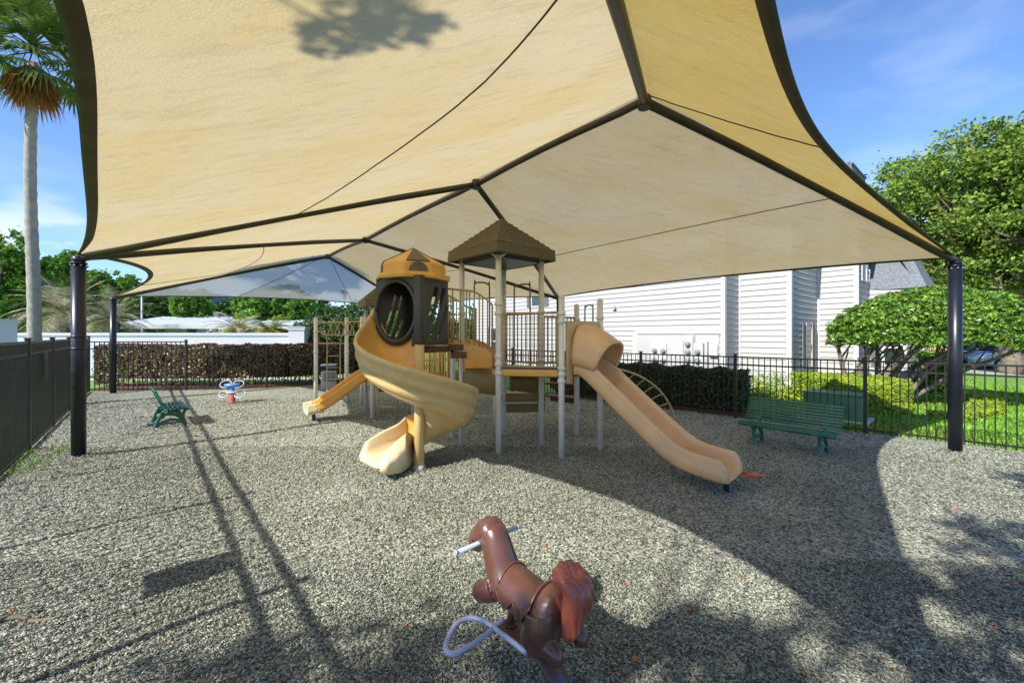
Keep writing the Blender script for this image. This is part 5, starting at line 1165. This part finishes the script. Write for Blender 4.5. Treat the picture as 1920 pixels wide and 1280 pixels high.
# hedges: a box of twigs filled with leaves, wavy clipped faces
def hedge(name, label, path, w, h, n, size, m, z0=.05, corem=None, gap=0.0, tips=None, core=True, wob=.10, cat='hedge', rnd=.18):
    P = [Vector((*p, 0)) for p in path]; t = thing(name, label, cat, P[0].lerp(P[-1], .5)); L = [(P[i+1]-P[i]).length for i in range(len(P)-1)]; tot = sum(L)
    pts = []; nrm = []
    per = [w, h, w, h]; 
    for _ in range(n):
        s = random.random()*tot; i = 0; s0_ = s
        while s > L[i] and i < len(L)-1: s -= L[i]; i += 1
        d = (P[i+1]-P[i]).normalized(); nn = Vector((-d.y, d.x, 0)); c = P[i]+d*s; f = random.random()
        if f < .34: a_, z_, nv = -.5, random.random(), -nn
        elif f < .5: a_, z_, nv = .5, random.random(), nn
        elif f < .8: a_, z_, nv = random.random()-.5, 1.0, Vector((0, 0, 1))
        else: a_, z_, nv = random.random()-.5, random.random()**.6, Vector((0, 0, .5))
        if gap > 0 and z_ < .28 and random.random() < gap: continue
        if z_ > 1-rnd: a_ *= 1-.25*((z_-1+rnd)/rnd)
        wv = mnoise.noise(Vector((c.x*1.3, c.y*1.3, z_*h*2)))*wob+mnoise.noise(Vector((c.x*5, c.y*5, z_*h*6)))*wob*.7; inn = -abs(random.gauss(0, .05))
        if a_ in (-.5, .5) or abs(a_) == .5: pass
        if random.random() < .16*w/1.0:
            e0 = random.random() < .5; c = (P[0]-(P[1]-P[0]).normalized()*.08) if e0 else (P[-1]+(P[-1]-P[-2]).normalized()*.08); a_ = random.random()-.5; z_ = random.random(); nv = (P[0]-P[1]).normalized() if e0 else (P[-1]-P[-2]).normalized(); nn = Vector((-nv.y, nv.x, 0))
        q = c+nn*(a_*w)+Vector((0, 0, z0+(h-z0)*z_))+nv*(wv+inn); pts.append(q); nrm.append(nv)
    leaves(np.array(pts), size, m, 'foliage', t, nrm=np.array(nrm)*.7)
    if tips:
        k = [i for i, v in enumerate(nrm) if v.z == 1 and random.random() < .6]; leaves(np.array([pts[i] for i in k])+np.array([0, 0, .03]), size*.9, tips, 'young_tips', t)
    b = MB()
    for i in range(len(P)-1):
        d = (P[i+1]-P[i]).normalized(); q = 0
        if core: ta_ = (P[i+1]-P[i]).normalized()*.12; b.bar(Z(P[i]+(ta_ if i == 0 else ta_*0), (h*.93+max(z0, .32*bool(gap)))/2), Z(P[i+1]-(ta_ if i == len(P)-2 else ta_*0), (h*.93+max(z0, .32*bool(gap)))/2), w*.74, h*.93-max(z0, .32*bool(gap)))
        while q < L[i]:
            c = P[i]+d*q; b.tube([c, c+Vector((random.uniform(-.1, .1), random.uniform(-.1, .1), h*.5)), c+Vector((random.uniform(-.2, .2), random.uniform(-.1, .1), h*.9))], [.018, .013, .006], 5); q += .22
    b.build('twigs', corem or M['hedgecore'], t); return t
hedge('clipped_hedge', 'long bronze leaved clipped hedge behind the back fence', [(-16.6, 16.6), (-12.3, 16.7), (-9.6, 17.4), (-7.4, 18.9), (-5.2, 21.2)], .9, 1.66, 26000, .058, M['brownhedge'], z0=.12, gap=.55, tips=M['redtip'])
hedge('clipped_hedge', 'dark green clipped hedge behind the right fence beside the arch climber', [(1.9, 14.9), (4.0, 13.1), (6.35, 11.15)], .95, 1.13, 17000, .045, M['hedgeleaf'])
hedge('clipped_hedge', 'sunlit yellow green clipped hedge around the topiary tree', [(8.95, 12.05), (10.6, 11.75)], 2.4, .90, 30000, .042, M['ylhedge'])
hedge('clipped_hedge', 'small round green shrub between the yellow hedge and the tan lamp post', [(15.0, 15.2), (15.9, 14.9)], 1.1, 1.5, 4000, .05, M['topleaf'])
hedge('ground_cover', 'low yellow ground cover bed on the lawn right of the clipped hedge', [(10.6, 9.9), (12.6, 10.9)], .7, .2, 3500, .04, M['ylhedge'], core=False, cat='plants')
hedge('ground_cover', 'low yellow plant bed on the lawn behind the right black post', [(12.3, 10.6), (14.8, 12.6)], .6, .2, 3000, .04, M['ylhedge'], core=False, cat='plants')
# loose plants at the foot of the house
pl_ = thing('shrub', 'loose bright green shrubs growing against the white house wall', 'shrub', (8.3, 13.2, 0)); P = []
for i in range(9):
    c = Vector((6.9, 13.6, 0)).lerp(Vector((9.2, 12.9, 0)), i/8); hh = random.uniform(.35, .75)
    P += [(c.x+random.gauss(0, .16), c.y+random.gauss(0, .16), abs(random.gauss(.2, .2))*hh*2.2+.03) for _ in range(420)]
leaves(np.array(P), .045, M['ylhedge'], 'foliage', pl_); b = MB()
for i in range(30):
    c = Vector((6.9, 13.6, 0)).lerp(Vector((9.2, 12.9, 0)), random.random()); b.tube([c, c+Vector((random.uniform(-.15, .15), random.uniform(-.1, .1), random.uniform(.4, .95)))], [.008, .004], 5)
b.build('stems', M['bark'], pl_)
# background trees
def bgtree(px, pyt, pyb, Y, wpx, n, size, lm, label, seed, dz=1.0):
    X = (px-960)/FPX*Y; zt = CAMH-(pyt-HOR)/FPX*Y; zb = CAMH-(pyb-HOR)/FPX*Y; rx = wpx/FPX*Y/2; cz = (zt+zb)/2; rz = (zt-zb)/2
    tree('broadleaf_tree', label, (X, Y, 0), ell(X, Y, cz, rx, rx*.8, rz, 13, .42, seed), n, size, lm, r0=.22*max(1, rx/3), group='trees beyond the white wall', sub=6, subr=.26)
bgtree(5, 448, 610, 34, 150, 15000, .17, M['treeleaf'], 'green tree at the left edge behind the tall palm trunk', 1)
bgtree(112, 470, 600, 40, 130, 14000, .18, M['treeleaf'], 'green tree between the tall palm trunk and the near left post', 2)
bgtree(205, 505, 600, 38, 120, 12000, .17, M['treeleaf'], 'bright tree just right of the near left post', 3)
bgtree(300, 535, 612, 36, 130, 12000, .15, M['darkleaf'], 'dark tree behind the thin white lamp pole', 4)
bgtree(362, 545, 605, 33, 80, 9000, .13, M['treeleaf'], 'bright tree left of the grey gable', 5)
bgtree(443, 556, 612, 52, 70, 7000, .2, M['darkleaf'], 'thin dark tree right of the grey gable', 6)
bgtree(515, 535, 618, 33, 150, 18000, .14, M['treeleaf'], 'wide bright green tree above the low yellow palms', 7)
bgtree(590, 560, 625, 45, 70, 7000, .18, M['darkleaf'], 'small dark tree left of the rounded dark tree', 8)
bgtree(30, 500, 618, 46, 170, 9000, .22, M['darkleaf'], 'dark tree deep behind the left palm', 9)
bgtree(250, 555, 620, 50, 220, 9000, .22, M['darkleaf'], 'wide dark tree deep behind the carports', 10)
X = (640-960)/FPX*24; tree('rounded_tree', 'dense dark rounded tree behind the overhead ladder posts', (X, 24, 0), ell(X+.3, 24, 2.2, 2.5, 2.1, 1.7, 12, .42, 11), 17000, .085, M['darkleaf'], r0=.2)
tree('broadleaf_tree', 'bright tree seen between the two play towers', (-8.0, 31, 0), ell(-8.0, 31, 2.9, 2.6, 2.2, 1.7, 8, .42, 12), 8000, .11, M['treeleaf'], r0=.2, group='trees beyond the white wall')
for i, (x, y, rx, cz, rz, lab) in enumerate(((38, 46, 6, 4.6, 3.6, 'far dark tree behind the parked cars, left'), (47, 45, 6, 5, 4.0, 'far dark tree behind the parked cars, right'), (31, 50, 5, 4.2, 3.4, 'far dark tree beyond the end of the white house'), (58, 52, 7, 6, 5, 'far dark tree beyond the road at the right edge'))):
    tree('broadleaf_tree', lab, (x, y, 0), ell(x, y, cz, rx, rx*.7, rz, 11, .42, 20+i), 10000, .2, M['darkleaf'] if i % 2 else M['treeleaf'], r0=.35, group='trees across the car park')
# far wood on the skyline
P = []
for i in range(170):
    a = R(-72+144*i/169+random.uniform(-.5, .5)); rr = random.uniform(78, 96); hh = random.uniform(4.5, 8.5); c = np.array([math.sin(a)*rr, math.cos(a)*rr, 0])
    q = np.random.randn(130, 3)*.42; P.append(c+q*np.array([3.6, 3.0, hh*.55])+np.array([0, 0, hh*.5]))
P = np.concatenate(P); P = P[P[:, 2] > .1]; tag(leaves(P, .62, M['darkleaf'], 'far_wood'), 'distant dark green line of trees on the skyline', 'wood', kind='stuff')
# shade tree behind the viewer whose dappled shade falls on the mulch
SH = (-.735/.824, -.68/.824); cl = []
nm = math.hypot(TOSUN.x, TOSUN.y); SH = (TOSUN.x/TOSUN.z, TOSUN.y/TOSUN.z)
for gx, gy, r_, hh in ((-1.3, 2.0, .75, 7.5), (-.3, 2.0, .75, 8.2), (.9, 1.95, .7, 7.6), (-.5, 1.0, 1.1, 8.3), (2.1, 2.1, .65, 8.4), (3.1, 2.5, .8, 7.2), (2.3, .6, 1.2, 8.8), (4.4, 2.7, .9, 8), (5.7, 3.3, .8, 7.4), (6.9, 4.1, .75, 8.4), (8.3, 4.9, .9, 8.8), (4.2, 1.2, 1.3, 9.2), (6.4, 1.9, 1.3, 8.6), (8.8, 3.0, 1.4, 9.2), (0, -.4, 1.5, 9), (7.6, 5.6, .5, 7.6), (4.9, 4.0, .45, 7.8), (1.3, 2.7, .3, 7.4), (3.0, 3.5, .3, 8), (-2.8, .2, 1.1, 8)):
    cl.append(((gx+SH[0]*hh, gy+SH[1]*hh, hh), (r_*1.15, r_*1.15, r_*.75)))
cl2 = []
for px_, py_, z_, r_, hh in ((-1.25, 2.4, 4.2, .26, 8.3), (-.85, 2.45, 4.3, .2, 8.8), (-1.1, 1.9, 4.2, .4, 9.2)): cl2.append(((px_+SH[0]*(hh-z_), py_+SH[1]*(hh-z_), hh), (r_, r_, r_*.7)))
tree('oak_tree', 'slender tree behind the viewer whose leaf shadows fall on the top of the canopy', (-6.2, -8.5, 0), cl2, 620, .07, M['oakleaf'], r0=.045, sub=5, subr=.40, th=.7)
tree('oak_tree', 'tree behind the viewer casting dappled shade over the lower right mulch', (-5.5, -10.5, 0), cl, 22000, .085, M['oakleaf'], r0=.3, sub=6, subr=.30, th=.6)
# ---- tall fan palm
PB = Vector((-13.55, 11.45, 0)); pm = thing('fan_palm', 'tall fan palm with a smooth grey trunk and hanging orange dead fronds', 'palm', PB); HC = 10.0
b = MB(); zz = np.linspace(0, HC-.3, 60); b.tube([PB+Vector((.06*math.sin(z*.7), 0, z)) for z in zz], [float(.15-.03*min(1, z/8)+.008*math.sin(z*23)+.03*math.exp(-z*1.5)) for z in zz], 18); b.build('trunk', M['palmbark'], pm)
def fan(b, c, d, L, R_, droop, nbl=26, w=.035):
    """fan frond: petiole along d, then blades spread in a plane"""
    d = Vector(d).normalized(); s = d.cross(Vector((0, 0, 1)));
    if s.length < .05: s = Vector((1, 0, 0))
    s.normalize(); u = s.cross(d).normalized(); tip = c+d*L+Vector((0, 0, -droop*L*.3)); b.tube([c, c+d*L*.5+Vector((0, 0, .03)), tip], [.022, .016, .012], 5)
    for k in range(nbl):
        a = R(-115+230*k/(nbl-1)); dd_ = (d*math.cos(a)+s*math.sin(a)).normalized(); n_ = u; ln = R_*(.78+.22*math.cos(a))*random.uniform(.9, 1.06)
        side = dd_.cross(n_).normalized(); p0 = tip; p1 = tip+dd_*ln*.55+n_*.06*math.cos(a*2)-Vector((0, 0, droop*.12*ln)); p2 = tip+dd_*ln-Vector((0, 0, droop*.55*ln+.08*random.random()))
        b.add([p0-side*.004, p0+side*.004, p1+side*w, p1-side*w, p2], [(0, 1, 2, 3), (3, 2, 4)])
CT = PB+Vector((0, 0, HC))
for grp, nf, mm_, nm_ in (('g', 40, M['palmleaf'], 'green_fronds'), ('d', 34, M['deadpalm'], 'dead_fronds')):
    b = MB()
    for k in range(nf):
        a = k*2.399+random.random()*.4
        if grp == 'g': el = R(82-112*((k+.5)/nf)**.85); L = .75+.35*random.random(); fan(b, CT+Vector((0, 0, .35-.3*k/nf)), (math.cos(a)*math.cos(el), math.sin(a)*math.cos(el), math.sin(el)), L, .92, .3+.7*(k/nf))
        else: el = R(-38-44*random.random()); fan(b, CT+Vector((0, 0, -.1-.5*random.random())), (math.cos(a)*math.cos(el), math.sin(a)*math.cos(el), math.sin(el)), .22+.15*random.random(), .62, 1.0, 18, .03)
    b.build(nm_, mm_, pm, fix=False)
# ---- feather palms
def feather(name, label, base, th, nf, L, mats, r=.22, el0=75, el1=-25, group=None):
    base = Vector(base); t = thing(name, label, 'palm', base, group); b = MB(); b.tube([base, base+Vector((0, 0, th))], [r*1.15, r], 12)
    for k in range(40):
        a = k*2.4; z = th*(k+1)/42; b.tube([base+Vector((math.cos(a)*r*.9, math.sin(a)*r*.9, z)), base+Vector((math.cos(a)*r*1.35, math.sin(a)*r*1.35, z+.12))], [.045, .02], 5)
    b.build('trunk', M['bark'], t); mbs = [MB() for _ in mats]
    for k in range(nf):
        b = mbs[k % len(mats)]; a = k*2.399+random.random(); el = R(el0+(el1-el0)*k/nf); ln = L*random.uniform(.85, 1.1); d = Vector((math.cos(a)*math.cos(el), math.sin(a)*math.cos(el), math.sin(el))); c = base+Vector((0, 0, th)); p = c.copy(); pts = []
        for i in range(15): pts.append(p.copy()); p = p+d*ln/14; d = (d+Vector((0, 0, -.085-.03*math.cos(el)))).normalized()
        b.tube(pts, list(np.linspace(.02, .005, 15)), 4)
        for i in range(2, 15):
            t_ = (pts[min(14, i+1)]-pts[i-1]).normalized(); s = t_.cross(Vector((0, 0, 1))).normalized()
            for off in (0, .5):
                q = pts[i]+t_*(off*ln/14)
                for sg in (-1, 1):
                    l2_ = ln*.24*math.sin(PI*min(1, (i+2)/16.5))+.06; v = (s*sg+t_*.7+Vector((0, 0, random.uniform(-.25, .15)))).normalized(); e_ = q+v*l2_-Vector((0, 0, .06*l2_)); wv = t_*.022; b.add([q-wv, q+wv, e_], [(0, 1, 2)])
    for b, mm_, nm_ in zip(mbs, mats, ('fronds', 'faded_fronds', 'dry_fronds')): b.build(nm_, mm_, t, fix=False)
feather('feather_palm', 'large dry tan feather palm beside the tall palm trunk', (-27.0, 24.5, 0), 3.3, 60, 3.1, (M['drypalm'], M['drypalm'], M['palmleaf']), .42)
feather('feather_palm', 'dry tan feather palm showing right of the near left post', (-24.0, 24.4, 0), 2.9, 48, 2.4, (M['drypalm'], M['palmleaf']), .3)
feather('feather_palm', 'low yellowing feather palm at the right end of the carports', (-16.6, 24.6, 0), 2.3, 44, 1.9, (M['ylpalm'], M['drypalm']), .25, 65, -15)
feather('feather_palm', 'low yellow green feather palm beside the right wall pillar', (-14.6, 24.4, 0), 2.3, 44, 1.8, (M['ylpalm'], M['ylpalm']), .25, 60, -15)
# ================================================================ CARS
def car(label, loc, rz, paint):
    t = thing('parked_car', label, 'car', (0, 0, 0), 'cars parked across the road'); 
    prof_ = [(-2.2, .35), (-2.25, .62), (-2.15, .88), (-1.5, .98), (-.85, 1.38), (-.2, 1.47), (.6, 1.44), (1.35, 1.02), (2.0, .86), (2.22, .66), (2.2, .35)]
    lower = [(-2.2, .32), (-2.25, .62), (-2.15, .90), (-1.55, .97), (1.35, .98), (2.0, .84), (2.22, .64), (2.2, .32)]
    b = MB(); rows = []
    for y, s, dz in ((-.88, .97, 0), (-.9, 1, 0), (.9, 1, 0), (.88, .97, 0)): rows.append([Vector((x*s, y, z)) for x, z in lower])
    b.grid(rows, close_u=True); n = len(lower); b.f.append(tuple(range(n))); b.sm.append(False); b.f.append(tuple(range(3*n, 4*n))[::-1]); b.sm.append(False); bevel(b.build('body', paint, t), .06, 3)
    up_ = [(-1.62, .96), (-.95, 1.40), (-.2, 1.48), (.55, 1.43), (1.38, .97)]; b = MB(); rows = []
    for y, s in ((-.82, 0), (-.66, 1), (.66, 1), (.82, 0)): rows.append([Vector((x if s else x, y if i in (0, 4) else (y*.84 if s == 0 else y), z if s or i in (0, 4) else z-.12)) for i, (x, z) in enumerate(up_)])
    b.grid(rows, close_u=True, smooth=True); b.f.append(tuple(range(5))); b.sm.append(False); b.f.append(tuple(range(15, 20))[::-1]); b.sm.append(False); cb = b.build('cabin', M['glass'], t)
    b = MB(); b.prism([Vector((-.9, -.62, 1.43)), Vector((.5, -.62, 1.45)), Vector((.5, .62, 1.45)), Vector((-.9, .62, 1.43))], (0, 0, .05)); bevel(b.build('roof', paint, t), .03)
    for x in (-.2,):
        for s in (-1, 1):
            b = MB(); b.bar((x, s*.84, .95), (x-.03, s*.68, 1.44), .07, .04); b.build('door_pillar', paint, t)
    for x in (-1.38, 1.38):
        for s in (-1, 1):
            b = MB(); b.cyl((x, s*.72, .32), (x, s*.915, .32), .325, 22); w_ = b.build('wheel', M['tyre'], t); b = MB(); b.cyl((x, s*.90, .32), (x, s*.925, .32), .21, 16); b.build('rim', M['steel'], w_)
    for s in (-1, 1):
        b = MB(); b.box((2.17, s*.66, .68), (.10, .34, .14)); bevel(b.build('headlight', M['trim'], t), .03); b = MB(); b.box((-2.2, s*.68, .76), (.08, .3, .14)); bevel(b.build('tail_light', M['redp'], t), .02)
    t.location = loc; t.rotation_euler = (0, 0, rz); return t
car('silver blue car parked beyond the lawn, left of the brown oak trunk', (33.4, 28.3, .014), R(200), M['carblue'])
car('white car parked nearest at the right edge of the photo', (30.8, 24.2, .014), R(150), M['carwhite'])
car('white car parked behind the nearest white one', (36.8, 29.5, .014), R(160), M['carwhite'])
